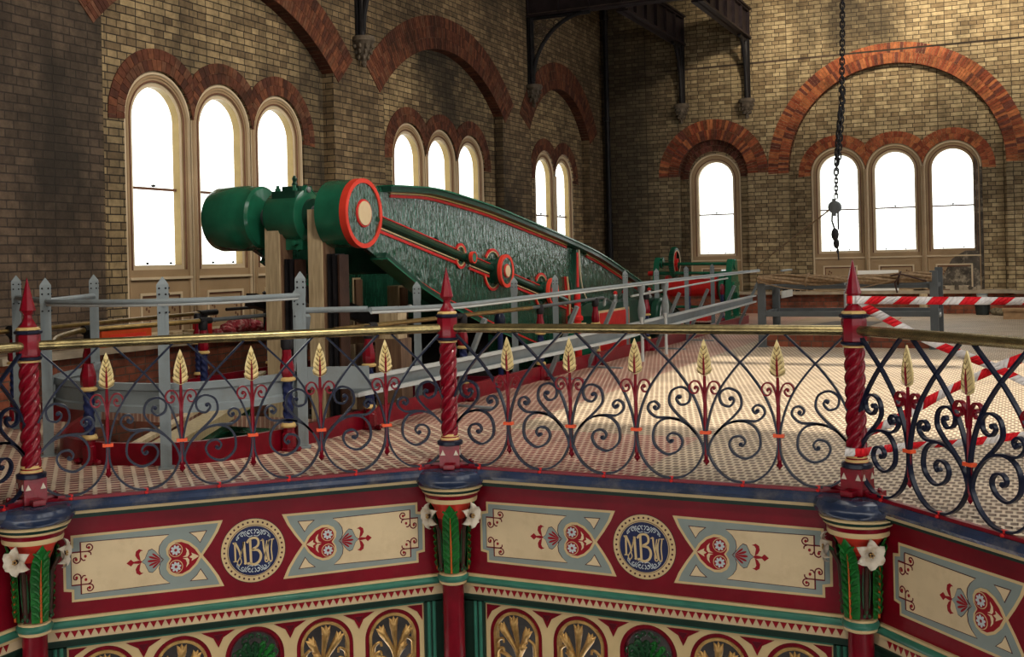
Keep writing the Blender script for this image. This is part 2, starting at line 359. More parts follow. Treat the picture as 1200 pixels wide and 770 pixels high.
# ------------------------------------------------------------------ the hall
H2 = 2.5/sqrt(2)
P = {-1:(-H2,-H2-2.5), 0:(-H2,-H2), 1:(0,0), 2:(2.5,0), 3:(2.5+H2,-H2)}
CEIL = 8.4
WZ = 3.06                                     # springing line of the window heads
def arched(cx, r, z0, z1, n=20):              # outline of a round-headed opening, centre cx
    return [(cx+r, z0)] + arc(cx, z1, r, 0, 180, n) + [(cx-r, z0)]
def seg_arch(cx, hw, z0, zs, rise, n=22):
    Rr=(hw*hw+rise*rise)/(2*rise); a=math.degrees(math.asin(hw/Rr))
    return [(cx+hw, z0)] + arc(cx, zs+rise-Rr, Rr, 90-a, 90+a, n) + [(cx-hw, z0)]
def voussoirs(mb, cx, cz, r0, r1, a0, a1, h0, h1, plane, rows=2, clip=None, step=.075, pal=(0,1,2,3,4)):
    """ring of cut bricks standing proud from h0 to h1; clip=(lo,hi) keeps a sector"""
    if h0 is None: return
    n=max(6,int(abs(R(a1-a0))*(r0+r1)/2/step))
    def pt(a,r):
        x,z=cx+r*cos(a),cz+r*sin(a)
        if clip: x=max(clip[0],min(clip[1],x))
        return x,z
    dr=(r1-r0)/rows
    for k in range(rows):
        ra,rb=r0+k*dr+(.004 if k else 0), r0+(k+1)*dr
        off=.5*(k%2)
        for i in range(-1,n+1):
            t0=max(0,min(1,(i+off)/n)); t1=max(0,min(1,(i+1+off)/n))
            if t1-t0<1e-4: continue
            A=R(a0+(a1-a0)*t0); B=R(a0+(a1-a0)*t1); g=.0035/rb; 
            q=[pt(A+g,ra),pt(B-g,ra),pt(B-g,rb),pt(A+g,rb)]
            if clip:
                xs=[p[0] for p in q]
                if max(xs)-min(xs)<.004: continue
            mk=(lambda a,b,h:(a,h,b)) if plane=='xz' else (lambda a,b,h:(h,a,b))
            vs=[mk(a,b,h0) for a,b in q]+[mk(a,b,h1) for a,b in q]
            mb.add(vs,[(0,1,2,3),(7,6,5,4),(0,1,5,4),(1,2,6,5),(2,3,7,6),(3,0,4,7)],'voussoir_%d'%random.choice(pal))
XF, XR, XG = -5.6, -5.79, -5.88               # left wall: front face, recess face, glass
YF, YR, YG = 19.0, 19.18, 19.275              # back wall
LW = [[3.90,5.08,6.27],[9.91,11.07,12.23],[15.82,16.93]]
BAYS = [(5.08,2.28),(11.02,2.24),(16.35,1.72)]
def window(idx, c, side, burnt=False, hw=.575, mull=0):
    """round-headed sash window over a panelled apron; side 'l' lies in the yz plane, 'b' in xz"""
    pl = 'yz' if side=='l' else 'xz'
    g = XG if side=='l' else YG
    s = 1 if side=='l' else -1               # towards the room
    mk = (lambda a,b,h:(h,a,b)) if side=='l' else (lambda a,b,h:(a,h,b))
    f = MB()
    def ringpath(r,z0): return [mk(c+r,z0,0)]+[mk(a,b,0) for a,b in arc(c,WZ,r,0,180,24)]+[mk(c-r,z0,0)]
    tan='frame_tan'
    # flat casing with the opening cut in it
    hx=hw+.028; f.holed([(c+hx,.40)]+arc(c,WZ,hx,0,180,24)+[(c-hx,.40)], [[(c+.45,1.30)]+arc(c,WZ,.45,0,180,22)+[(c-.45,1.30)]], g+s*.05, g, tan, pl)
    def mould(r,z0,w,h,m):
        pts=[Vector(p)+Vector(mk(0,0,g+s*.05)) for p in ringpath(r,z0)]
        f.tube(pts, 1., m, n=6, sect=[(-w,-h),(w,-h),(w,h*.3),(w*.5,h),(-w*.5,h),(-w,h*.3)] if False else [(w*cos(pi*k/3),w*sin(pi*k/3)) for k in range(6)])
    mould(hw-.02,.5,.024,.02,'frame_cream'); mould(hw-.065,.5,.014,.01,tan); mould(.462,1.30,.012,.01,'frame_brown')
    root=put(f,'window_%d'%idx,kind='structure')
    sash=MB()
    sash.holed([(c+.45,1.26)]+arc(c,WZ,.45,0,180,22)+[(c-.45,1.26)], [[(c+.40,1.355)]+arc(c,WZ,.40,0,180,22)+[(c-.40,1.355)]], g+s*.03, g-s*.075, 'frame_cream' if not burnt else tan, pl, 'frame_ochre')
    a,b=mk(c-.40,2.245,g-s*.07),mk(c+.40,2.28,g-s*.03)
    sash.box(min(a[0],b[0]),max(a[0],b[0]),min(a[1],b[1]),max(a[1],b[1]),2.245,2.275,'frame_brown')
    for q in (-.2,.2):
        p=mk(c+q,1.375,g+s*.035); sash.ell(p,(.02,.02,.016),'black_iron',6,4)
    p=mk(c,2.295,g-s*.03); sash.ell(p,(.03,.03,.018),'black_iron',6,4)
    put(sash,'sash',root)
    gl=MB(); gl.prism([(c+.41,1.33)]+arc(c,WZ,.41,0,180,22)+[(c-.41,1.33)], g-s*.066, g-s*.070, 'window_glass', pl); put(gl,'glass_pane',root)
    ap=MB(); am='frame_burnt' if burnt else tan
    def bx(m,a0,a1,z0,z1,h0,h1):
        p,q=mk(a0,z0,h0),mk(a1,z1,h1); m.box(min(p[0],q[0]),max(p[0],q[0]),min(p[1],q[1]),max(p[1],q[1]),z0,z1,am if m is ap and False else cm)
    cm='frame_cream'; bx(ap,c-hw+.05,c+hw-.05,1.185,1.215,g+s*.05,g+s*.085)
    for (a0,a1,z0,z1) in ((-.36,.36,1.00,1.03),(-.36,-.33,.56,1.0),(.33,.36,.56,1.0),(-.36,.36,.54,.57)): bx(ap,c+a0,c+a1,z0,z1,g+s*.05,g+s*.07)
    cm='frame_brown'
    for (a0,a1,z0,z1) in ((-.33,.33,.975,1.0),(-.33,-.31,.57,1.0),(.31,.33,.57,1.0)): bx(ap,c+a0,c+a1,z0,z1,g+s*.05,g+s*.056)
    # little stencilled sprigs in the corners of the panel
    for q in (-1,1):
        for zz in (.86,.68):
            for k in range(4):
                an=R(90*k+20); p=mk(c+q*.22+.03*cos(an),zz+.045*sin(an),g+s*.052); e=(.004,.016,.022) if side=='l' else (.016,.004,.022)
                ap.ell(p,e,'frame_brown',6,4)
    put(ap,'panelled_apron',root)
    if mull:
        mm=MB(); a0=c+mull/2; r0=XR if side=='l' else YR
        pts=[Vector(mk(a0,z,r0+s*.004)) for z in (.44,1.2,2.2,WZ+.06)]
        mm.tube(pts,1.,'frame_tan',8,sect=[(.034*cos(pi*k/4),.034*sin(pi*k/4)) for k in range(8)])
        for q in (-.030,.030): mm.tube([p+Vector(mk(q,0,-s*.004)) for p in pts],.009,'frame_cream',6)
        put(mm,'mullion',root)
    return root
def wall_with_bays():
    # ---- left wall
    w=MB()
    holes=[seg_arch(5.08,2.28,.5,4.09,.90),seg_arch(11.02,2.24,.5,4.09,.90)]+[seg_arch(16.35,1.72,.5,4.05,.95)]
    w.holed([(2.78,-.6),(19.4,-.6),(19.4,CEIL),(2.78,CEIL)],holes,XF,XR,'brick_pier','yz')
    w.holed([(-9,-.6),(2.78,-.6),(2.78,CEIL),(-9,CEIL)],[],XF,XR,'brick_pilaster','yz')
    # yellow stocks above the pilasters are the same skin; recess skins behind
    for k,(c,hw) in enumerate(BAYS):
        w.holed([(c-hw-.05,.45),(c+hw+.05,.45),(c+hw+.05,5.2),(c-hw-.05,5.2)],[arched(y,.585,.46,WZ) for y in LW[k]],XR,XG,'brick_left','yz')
    w.box(-6.3,-5.95,1.2,19.4,-.6,.44,'brick_red')
    root=put(w,'wall_left',kind='structure')
    # upper spandrel bricks: paler stocks, set as the same wall above each arch
    for k,(c,hw) in enumerate(BAYS):
        hw2,rise,zs=(hw,.90,4.09) if k<2 else (1.72,.95,4.05)
        Rr=(hw2*hw2+rise*rise)/(2*rise); a=math.degrees(math.asin(hw2/Rr))
        m=MB(); voussoirs(m,c,zs+rise-Rr,Rr,Rr+.56,90-a-3,90+a+3,XF+.012,XF-.1,'yz',rows=3,step=.06,pal=(0,1,3,1,4)); put(m,'brick_arch',root)
        m=MB(); voussoirs(m,c,zs+rise-Rr,Rr-.004,Rr+.02,90-a,90+a,XF+.008,XR,'yz',rows=1,step=.075,pal=(3,1,3)); put(m,'arch_soffit',root)
        for i,y in enumerate(LW[k]):
            lo=-99 if i==0 else (LW[k][i-1]+y)/2; hi=99 if i==len(LW[k])-1 else (y+LW[k][i+1])/2
            m=MB(); voussoirs(m,y,WZ,.585,.84,-4,184,XR+.014,XG+.0,'yz',rows=2,clip=(lo,hi),step=.085,pal=(0,1,3,1,4)); put(m,'brick_arch',root)
    # ---- back wall
    w=MB()
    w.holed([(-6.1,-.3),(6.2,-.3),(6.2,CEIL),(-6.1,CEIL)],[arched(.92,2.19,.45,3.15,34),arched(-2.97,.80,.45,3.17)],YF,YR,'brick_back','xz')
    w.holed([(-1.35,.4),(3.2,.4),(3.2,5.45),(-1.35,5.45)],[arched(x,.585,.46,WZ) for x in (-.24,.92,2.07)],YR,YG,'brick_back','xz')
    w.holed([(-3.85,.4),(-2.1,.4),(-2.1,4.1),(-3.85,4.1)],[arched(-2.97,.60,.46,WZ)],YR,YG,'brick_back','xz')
    w.box(-6.1,6.2,19.3,19.6,-.3,.44,'brick_red')
    root=put(w,'wall_back',kind='structure')
    m=MB(); voussoirs(m,.92,3.15,2.19,2.63,-1,181,YF-.014,YF+.08,'xz',rows=2,step=.062,pal=(5,6,7,5,6,8)); put(m,'brick_arch',root)
    m=MB(); voussoirs(m,.92,3.15,2.186,2.21,0,180,YF-.008,YR,'xz',rows=1,step=.08,pal=(1,4,1)); put(m,'arch_soffit',root)
    m=MB(); voussoirs(m,-2.97,3.17,.80,1.26,-1,181,YF-.014,YF+.08,'xz',rows=2,step=.062,pal=(6,7,8,0,5)); put(m,'brick_arch',root)
    m=MB(); voussoirs(m,-2.97,3.17,.796,.82,0,180,YF-.008,YR,'xz',rows=1,pal=(3,1)); put(m,'arch_soffit',root)
    m=MB(); voussoirs(m,-2.97,3.12,.60,.86,-2,182,YR-.01,YG,'xz',rows=2,pal=(8,3,1)); put(m,'brick_arch',root)
    xs=(-.24,.92,2.07)
    for i,x in enumerate(xs):
        lo=-99 if i==0 else (xs[i-1]+x)/2; hi=99 if i==2 else (x+xs[i+1])/2
        m=MB(); voussoirs(m,x,WZ,.585,.84,-3,183,YR-.014,YG,'xz',rows=2,clip=(lo,hi),step=.085,pal=(5,6,7)); put(m,'brick_arch',root)
wall_with_bays()
n=1
for k in range(3):
    for i,y in enumerate(LW[k]): window(n,y,'l',hw=.545 if k==2 else .575,mull=LW[k][i+1]-y if i<len(LW[k])-1 else 0); n+=1
window(n,-2.97,'b',hw=.6); n+=1
for x in (-.24,.92,2.07): window(n,x,'b',burnt=(x>2),mull=0 if x>2 else 1.155); n+=1
# scorched, peeled paint on the lower right corner of the last back window
m=MB()
gy=YG-.0865
m.prism([(2.645,3.0),(2.645,.5),(1.78,.5),(1.86,.80),(2.02,1.12),(2.12,1.20),(2.30,1.30),(2.49,1.30),(2.49,3.3),(2.60,3.12)], YG-.058, YG-.05, 'frame_burnt'); 
m.tube([(2.625,YG-.06,.5),(2.625,YG-.06,3.05)],.026,'frame_burnt',6)
for q in ((1.86,.57,.33),):
    m.box(1.80,2.38,YG-.066,YG-.058,.97,1.0,'frame_brown')
put(m,'trim_4',kind='structure')
# sill ledges and brick plinths
m=MB(); m.box(-1.55,3.2,18.62,19.25,.42,.49,'stone_ledge'); m.box(3.2,6.2,18.80,19.05,.40,.47,'stone_ledge'); m.box(-6.0,-1.55,18.85,19.2,.42,.48,'stone_ledge'); put(m,'trim_1',kind='structure')
m=MB(); m.box(-1.45,3.1,18.74,19.0,-.1,.42,'brick_red'); m.box(3.1,6.2,18.86,19.0,-.1,.40,'brick_red'); m.box(-6.0,-1.45,18.93,19.0,-.1,.42,'brick_red'); put(m,'baseboard_back',kind='structure')
m=MB(); m.box(-5.85,-5.38,1.2,18.9,.42,.49,'stone_ledge'); put(m,'trim_2',kind='structure')
m=MB(); m.box(-5.62,-5.46,1.2,18.9,-.1,.42,'brick_red'); put(m,'baseboard_left',kind='structure')
# string course on the back wall
m=MB(); m.box(-6,6.2,18.985,19.0,5.60,5.64,'brick_pilaster'); put(m,'trim_3',kind='structure')
m=MB(); m.holed([(-6.3,-9.1),(6.3,-9.1),(6.3,19.6),(-6.3,19.6)],[[(SKY[0],SKY[2]),(SKY[1],SKY[2]),(SKY[1],SKY[3]),(SKY[0],SKY[3])] for SKY in ((.2,3.2,-5.0,-1.4),(.1,5.4,3.1,9.2))],CEIL,CEIL+.3,'ceiling_paint','xy'); put(m,'ceiling',kind='structure')  # both roof openings added, sized for daylight on octagon and sun on floor
m=MB(); m.holed([(-9,-.6),(19.4,-.6),(19.4,CEIL),(-9,CEIL)],[arched(y,.9,1.2,4.2) for y in (-5.5,-3.,-.5,4.,6.5,9.,13.,15.5)],6.2,6.5,'brick_pier','yz'); put(m,'wall_right',kind='structure')
m=MB(); m.holed([(-6.3,-.6),(6.3,-.6),(6.3,CEIL),(-6.3,CEIL)],[],-8.9,-9.2,'brick_back','xz'); put(m,'wall_rear',kind='structure')

# ---- floor: slotted plates with the octagon and the engine well cut out
WX0,WX1,WY1=-4.55,-1.43,15.4
nose=cr_spline([(-1.43,.9),(-1.45,.2),(-1.62,-.35),(-2.0,-.62),(-2.45,-.66),(-2.9,-.45),(-3.25,.0),(-3.6,.5),(-4.1,.8),(-4.55,.9)],5)
well=[(p.x,p.y) if hasattr(p,'x') else p for p in [Vector((a[0],a[1])) for a in nose]]
well=well+[(WX0,WY1),(WX1,WY1)]
octo=[P[-1],P[0],P[1],P[2],P[3],(2.5+H2,-H2-2.5),(2.5,-2*H2-2.5),(0,-2*H2-2.5)]
f=MB()
out=[(-.33,1.6),(1.2,1.6),(1.2,.02),(2.5,.02),P[3],(2.5+H2,-H2-2.5),(2.5,-2*H2-2.5),(0,-2*H2-2.5),(0,-8.6),(6.2,-8.6),(6.2,19.1),(-.33,19.1)]
f.prism(out,0,-.04,'grate_right','xy'); f.prism([(-.33,.02),(1.2,.02),(1.2,1.6),(-.33,1.6)],0,-.04,'grate_red','xy')
f.holed([(-6.2,1.6),(-.33,1.6),(-.33,19.1),(-6.2,19.1)],[[(WX0,1.6001),(WX1,1.6001),(WX1,WY1),(WX0,WY1)]],0,-.1,'grate_red','xy')
# apron of plates radiating from the octagon
cut=[p for p in well if p[1]<1.6]
lo=[(-6.2,-8.6),(0,-8.6),(0,-2*H2-2.5),P[-1],P[0],(0,0),(-.0,.02),(-.33,.02),(-.33,1.6),(WX1,1.6)]+cut+[(WX0,1.6),(-6.2,1.6)]
f.prism(lo,0,-.04,'grate_left','xy')
put(f,'floor',kind='structure')
# walls and bottom of the engine well
m=MB()
loop=well
k=len(loop)
m.add([(a,b,-.0) for a,b in loop]+[(a,b,-1.6) for a,b in loop],[(i,(i+1)%k,k+(i+1)%k,k+i) for i in range(k)],'brick_red')
m.prism(loop,-1.6,-1.65,'well_dark','xy')
put(m,'floor_1' if False else 'wall_well',kind='structure')
# shaft under the octagon
m=MB(); k=8
m.add([(a,b,-1.55) for a,b in octo]+[(a,b,-1.6) for a,b in octo],[tuple(range(8))],'well_dark'); put(m,'floor_lower',kind='structure')
# ------------------------------------------------------------------ railing meshes (local frame of one octagon side: x along it, y outward)
PITCH=2.5/6
def hoop_mesh():
    m=MB()
    def arm(s):
        p=[(s*0,.022),(s*.07,.034),(s*.14,.085),(s*.188,.165),(s*.203,.25),(s*.195,.34),(s*.165,.45),(s*.115,.555),(s*.055,.64),(0,.705),(-s*.085,.79),(-s*.168,.872)]
        return cr_spline([Vector((a,b)) for a,b in p],5)
    def s2(pts): return pts
    for s in (1,-1): m.strip(arm(s),.011,.026,'navy',y=.002*s)
    m.box(-.012,.012,-.012,.012,.0,.03,'engine_red')
    return m.mesh('hoop')
def scroll_mesh(mir):
    m=MB(); q=-1 if mir else 1
    def go(p,t0=.011):
        c=cr_spline([Vector((q*a,b)) for a,b in p],5); n=len(c)
        m.strip(c,[.0125 if i<n*.75 else .0125-.004*(i/n-.75)*4 for i in range(n)],.024,'navy')
    go([(-.198,.17),(-.188,.225),(-.155,.285),(-.10,.34),(-.023,.371),(.054,.357),(.100,.30),(.098,.215),(.030,.160),(-.040,.180),(-.071,.232),(-.050,.275),(-.005,.283),(.020,.255),(.004,.228),(-.014,.236)])
    go([(-.155,.285),(-.10,.345),(-.04,.40),(0.002,.46),(-.012,.53),(-.072,.556),(-.120,.525),(-.113,.470),(-.068,.452),(-.040,.482),(-.052,.506),(-.068,.500)])
    go([(-.06,.362),(.01,.374),(.085,.375),(.131,.413),(.125,.452),(.092,.466),(.066,.442),(.080,.418),(.098,.426)])
    for a,b in ((-.006,.238),(-.060,.496),(.092,.432)): m.lathe([(.0,-.014),(.012,-.010),(.012,.010),(.0,.014)],'navy',8,c=(q*a,0,b),axis='y')
    return m.mesh('scroll')
def spear_mesh():
    m=MB()
    m.tube([(0,0,.16),(0,0,.45),(0,0,.60),(0,0,.72)],[.013,.0115,.009,.004],'maroon',8)
    m.tube([(0,0,.105),(0,0,.128),(0,0,.142),(0,0,.16),(0,0,.17)],[.001,.019,.011,.0115,.013],'maroon',4)
    for s in (1,-1):
        p=[(s*.004,.47),(s*.012,.535),(s*.034,.585),(s*.066,.592),(s*.088,.565),(s*.080,.530),(s*.052,.523),(s*.038,.545),(s*.050,.563),(s*.060,.553)]
        m.strip(cr_spline([Vector(a) for a in p],5),.009,.024,'maroon')
        m.lathe([(0,-.014),(.008,-.01),(.008,.01),(0,.014)],'maroon',8,c=(s*.056,0,.552),axis='y')
    return m.mesh('spear')
def finial_leaf_mesh():
    m=MB()
    for side in (1,-1):
        N=6
        for k in range(N):
            t=k/(N-1); z0=.632+.140*t; L=.062*(1-t*.40); w=.019*(1-.35*t); a=R(38+34*t)
            dx=cos(a)*side; dz=sin(a); b=Vector((0,0,z0)); d=Vector((dx,0,dz)); n=Vector((-dz*side,0,abs(dx)))
            tip=b+d*L; mid=b+d*L*.6
            vs=[b+n*w*.5,b-n*w*.5,mid+n*w*.75,mid-n*w*.85,tip+n*.004,mid+Vector((0,-.013,0)),mid+Vector((0,.013,0)),b+Vector((0,-.012,0)),b+Vector((0,.012,0))]
            m.add(vs,[(7,5,2,0),(7,1,3,5),(5,4,2),(5,3,4),(8,0,2,6),(8,6,3,1),(6,2,4),(6,4,3)],'leaf_gilt')
            m.tube([b+Vector((0,-.012,0)),b+d*L*.5+Vector((0,-.0145,0))-n*w*.45,b+d*L*.9+Vector((0,-.009,0))-n*w*.3],[.0010,.0014,.0006],'stem_brown',4)
    o=[(0,.628),(.026,.642),(.038,.668),(.040,.70),(.034,.735),(.023,.775),(.011,.81),(0,.838)]
    o=o+[(-a_,b_) for a_,b_ in reversed(o[1:-1])]
    m.prism(o,-.005,.005,'leaf_gilt','xz')
    m.tube([(0,0,.625),(0,0,.70),(0,0,.78),(0,0,.832)],[.009,.011,.010,.001],'leaf_gilt',6)
    m.tube([(0,-.010,.63),(0,-.014,.70),(0,-.012,.755)],[.007,.006,.001],'maroon',6)
    return m.mesh('gilt_leaf')
def post_mesh():
    """parts of one railing post, axis at the origin"""
    d={}
    m=MB(); 
    m.box(-.064,.064,-.064,.064,.0,.145,'post_red'); m.box(-.15,.15,-.035,.035,0,.035,'post_red'); m.box(-.035,.035,-.12,.12,0,.03,'post_red')
    for s in(1,-1):
        for q in (1,-1):
            m.prism([(q*.042-.015,.085),(q*.042+.015,.085),(q*.042,.118)],s*.065-.003,s*.065+.003,'petal','xz'); m.prism([(q*.042-.015,.085),(q*.042+.015,.085),(q*.042,.118)],s*.065-.003,s*.065+.003,'petal','yz')
        m.ell((s*.13,0,.04),(.014,.014,.012),'post_red',8,4)
    d['post_base']=m
    m=MB(); m.lathe([(.07,.142),(.083,.148),(.083,.168),(.066,.176),(.062,.178),(.062,.188),(.058,.192),(.056,.20),(.052,.215),(.050,.222)],'navy',24,ms=['navy','navy','navy','post_red','gold_line','gold_line','post_red','gold_line','post_red']); d['base_ring']=m
    m=MB(); prof=[]; n=56; k=90; vs=[]; fs=[]
    for i in range(k+1):
        z=.205+(.80-.205)*i/k; tw=2*pi*2.05*i/k
        for j in range(n):
            a=2*pi*j/n; l=abs(sin(2*(a-tw))); r=.036+.021*(l**.75)
            vs.append((r*cos(a),r*sin(a),z))
    for i in range(k):
        for j in range(n): fs.append((i*n+j,i*n+(j+1)%n,(i+1)*n+(j+1)%n,(i+1)*n+j))
    m.add(vs,fs,'post_red'); d['twisted_shaft']=m
    m=MB(); m.lathe([(.048,.785),(.054,.797),(.060,.80),(.060,.810),(.064,.812),(.073,.818),(.073,.828),(.066,.832)],'navy',24,ms=['post_red','post_red','gold_line','post_red','navy','navy','navy']); 
    m.lathe([(.062,.828),(.0675,.845),(.0675,.95),(.064,.962)],'post_red',8,rot=pi/8); d['rail_collar']=m
    m=MB(); m.lathe([(.064,.958),(.077,.965),(.077,.978),(.066,.984),(.066,.992),(.055,1.0),(.034,1.03),(.023,1.055),(.024,1.07),(.045,1.095),(.040,1.115),(.0,1.287)],'post_red',8,rot=pi/8,ms=['navy','navy','navy','gold_line','gold_line','post_red','post_red','post_red','post_red','post_red','post_red']); d['spire_finial']=m
    return d
def mk_cache():
    c={}
    c['hoop']=hoop_mesh(); c['s0']=scroll_mesh(False); c['s1']=scroll_mesh(True); c['spear']=spear_mesh(); c['leaf']=finial_leaf_mesh()
    m=MB(); m.box(-.030,.030,-.017,.017,.288,.306,'collar_red'); c['collar']=m.mesh('collar')
    m=MB(); m.box(.07,2.43,-.014,.014,-.002,.016,'maroon')
    for k in range(6): m.box((k+.5)*PITCH-.012,(k+.5)*PITCH+.012,-.013,.013,-.05,.0,'maroon_dark'); m.ell(((k+.5)*PITCH,-.016,.006),(.012,.01,.01),'engine_red',8,4)
    for x in (.16,2.34): m.box(x-.02,x+.02,-.02,.02,.014,.03,'maroon')
    c['bottom_bar']=m.mesh('bottom_bar')
    m=MB(); m.lathe([(.0,.05),(.0285,.055),(.0285,2.445),(.0,2.45)],'brass',20,axis='x')
    c['rail']=m.mesh('handrail')
    c['post']={k:v.mesh(k,30) for k,v in post_mesh().items()}
    return c
CA=mk_cache()
def railing(o, rz, label, first=0, last=6):
    r=empty('scrollwork_railing_panel',(o[0],o[1],0),rz,label,'railing','scrollwork railing panels of the octagon')
    link(CA['bottom_bar'],'bottom_bar',r)
    for k in range(first,last):
        x=(k+.5)*PITCH
        link(CA['hoop'],'hoop',r,(x,0,0)); link(CA['s0'] if k%2==0 else CA['s1'],'scroll',r,(x,0,0))
        if k>first or first>0:
            x=k*PITCH; s=link(CA['spear'],'spear_stem',r,(x,0,0)); link(CA['leaf'],'gilt_leaf',s); link(CA['collar'],'collar',s)
    return r
def handrail(o, rz, label):
    return link(CA['rail'],'brass_handrail',None,(o[0],o[1],.893),rz,label,'handrail','brass handrails round the octagon')
def post(p, rz, label):
    r=empty('railing_post',(p[0],p[1],0),rz,label,'post','twisted crimson railing posts')
    for k,me in CA['post'].items(): link(me,k,r)
    return r
sides=[(-1,R(90),'the far left side by the left edge'),(0,R(45),'the left side under the engine'),(1,0,'the middle side'),(2,R(-45),'the right side')]
RL={-1:'navy scrollwork railing panel cut by the left edge, left of the leftmost crimson post',
    0:'navy scrollwork railing panel with five gilt leaves in front of the curved grey guard rail',
    1:'navy scrollwork railing panel with five gilt leaves in front of the bright patch of floor',
    2:'navy scrollwork railing panel at right with striped tape behind, running out of frame'}
HL={-1:'short visible end of brass handrail left of the leftmost crimson post','0':'' ,
    0:'brass handrail rising from the leftmost crimson post to the middle one',
    1:'brass handrail between the middle crimson post and the taped right post',
    2:'brass handrail running right from the taped crimson post out of frame'}
for i,a,_ in sides:
    railing(P[i],a,RL[i]); handrail(P[i],a,HL[i])
post(P[0],R(67.5),'crimson twisted railing post with spire finial, leftmost, beside the grey guard rail')
post(P[1],R(22.5),'crimson twisted railing post with spire finial, middle one, in front of the green beam')
post(P[2],R(-22.5),'crimson twisted railing post with spire finial, rightmost, wound with striped tape')
post(P[3],R(-67.5),'crimson twisted railing post beyond the far end of the right handrail, out of frame')

# ------------------------------------------------------------------ iron columns under the posts
def column_parts():
    d={}
    m=MB(); m.lathe([(.16,-.004),(.19,-.004),(.222,-.02),(.236,-.05),(.232,-.078),(.214,-.10),(.20,-.107)],'navy_pad',40); d['cushion_pad']=m
    m=MB(); m.lathe([(.20,-.104),(.208,-.112),(.204,-.122),(.196,-.124),(.192,-.14),(.184,-.142),(.186,-.15),(.178,-.156),(.172,-.16),(.168,-.178),(.166,-.182),(.168,-.195),(.164,-.21),(.14,-.212)],'cream_line',40,
        ms=['cream_line','cream_line','groove_green','groove_green','cream_line','cream_line','cream_line','maroon','maroon','maroon','cream_line','cream_line','cream_line']); d['capital_moulding']=m
    m=MB(); m.lathe([(.145,-.21),(.118,-.25),(.092,-.32),(.078,-.42),(.072,-.55),(.070,-.69)],'bright_red',24,ms=['bright_red','bright_red','maroon','maroon_dark','maroon_dark']); d['bell']=m
    m=MB(); m.lathe([(.075,-.665),(.088,-.672),(.09,-.682),(.099,-.692),(.101,-.706),(.095,-.72),(.09,-.724),(.088,-.738),(.072,-.745)],'moulding_green',28,ms=['cream_line','cream_line','moulding_green','moulding_green','moulding_green','cream_line','cream_line','cream_line']); d['neck_ring']=m
    m=MB(); m.lathe([(.068,-.74),(.068,-1.58)],'maroon',24); m.lathe([(.095,-1.58),(.095,-1.54),(.07,-1.5)],'maroon',24); d['shaft']=m
    return d
def capital_leaf():
    m=MB(); k=12; vs=[]; fs=[]; n=6
    for i in range(k+1):
        t=i/k; z=-.66+.435*t; rad=.082+.012*t+.06*max(0,t-.55)**1.4*2.2; hw=(.046+.006*sin(pi*t))*(1 if t<.78 else max(.12,1-((t-.78)/.22)**2*.9)); hw*=1+.05*(i%2)
        for j in range(n+1):
            s=-1+2*j/n; bul=.016*(1-s*s)+.004*abs(s)
            vs.append((s*hw,-(rad+bul),z+.012*(1-abs(s))*t))
    for i in range(k):
        for j in range(n): a=i*(n+1)+j; fs.append((a,a+1,a+n+2,a+n+1))
    m.add(vs,fs,'leaf_green')
    # pinnate side lobes
    for i in range(9):
        z=-.63+.042*i; t=(z+.66)/.435; rad=.093+.012*t+.06*max(0,t-.55)**1.4*2.2
        for s in (1,-1):
            p=[(s*.008,-rad-.013,z-.004),(s*.026,-rad-.014,z+.022),(s*.047,-rad-.002,z+.034)]
            m.tube(p,[.005,.009,.006],'leaf_green',5)
    m.tube([(0,-.102,-.66),(0,-.106,-.5),(0,-.112,-.38),(0,-.128,-.29)],[.0065,.006,.004,.001],'stem_orange',6)
    return m.mesh('acanthus_leaf',50)
def capital_stem():
    m=MB(); m.tube([(0,-.088,-.64),(0,-.096,-.5),(0,-.106,-.38),(0,-.15,-.30)],[.014,.013,.012,.010],'stem_brown',8)
    for s in (1,-1): m.tube([(s*.016,-.088,-.60),(s*.020,-.096,-.5),(s*.018,-.104,-.38)],[.004,.006,.002],'leaf_dark',5)
    for a in range(3): an=R(90+120*a); m.ell((.016*cos(an),-.098,-.632+.016*sin(an)),(.010,.008,.013),'leaf_dark',6,4)
    return m.mesh('flower_stem',50)
def flower_mesh():
    m=MB(); c=Vector((0,-.165,-.29))
    for k in range(6):
        a=R(60*k+90); d=Vector((cos(a),0,sin(a))); n=Vector((-sin(a),0,cos(a)))
        L=.084; pts=[]
        rows=[(0,.014,.0),(.35,.027,-.012),(.62,.029,-.028),(.86,.016,-.022),(1.,.002,-.004)]
        vs=[]; 
        for t,w,y in rows:
            b=c+d*L*t+Vector((0,y,0)); vs+=[b-n*w+Vector((0,-.006,0)),b+Vector((0,.004,0)),b+n*w+Vector((0,-.006,0))]
        k0=len(vs); vs+=[v+Vector((0,.007,0)) for v in vs]
        fs=[]
        for i in range(4):
            for j in range(2):
                q=i*3+j; fs.append((q,q+1,q+4,q+3)); fs.append((k0+q,k0+q+3,k0+q+4,k0+q+1))
        m.add(vs,fs,'petal')
    m.ell(c+Vector((0,-.008,0)),(.014,.018,.014),'stem_brown',8,5)
    for k in range(5):
        a=R(72*k); m.ell(c+Vector((.011*cos(a),-.026,.011*sin(a))),(.0055,.006,.0055),'gilt',6,4)
    m.tube([c+Vector((0,.03,-.02)),c+Vector((0,0,0))],[.010,.014],'leaf_dark',6)
    return m.mesh('lily_flower',50)
CP={k:v.mesh(k) for k,v in column_parts().items()}
CL,CS,CF=capital_leaf(),capital_stem(),flower_mesh()
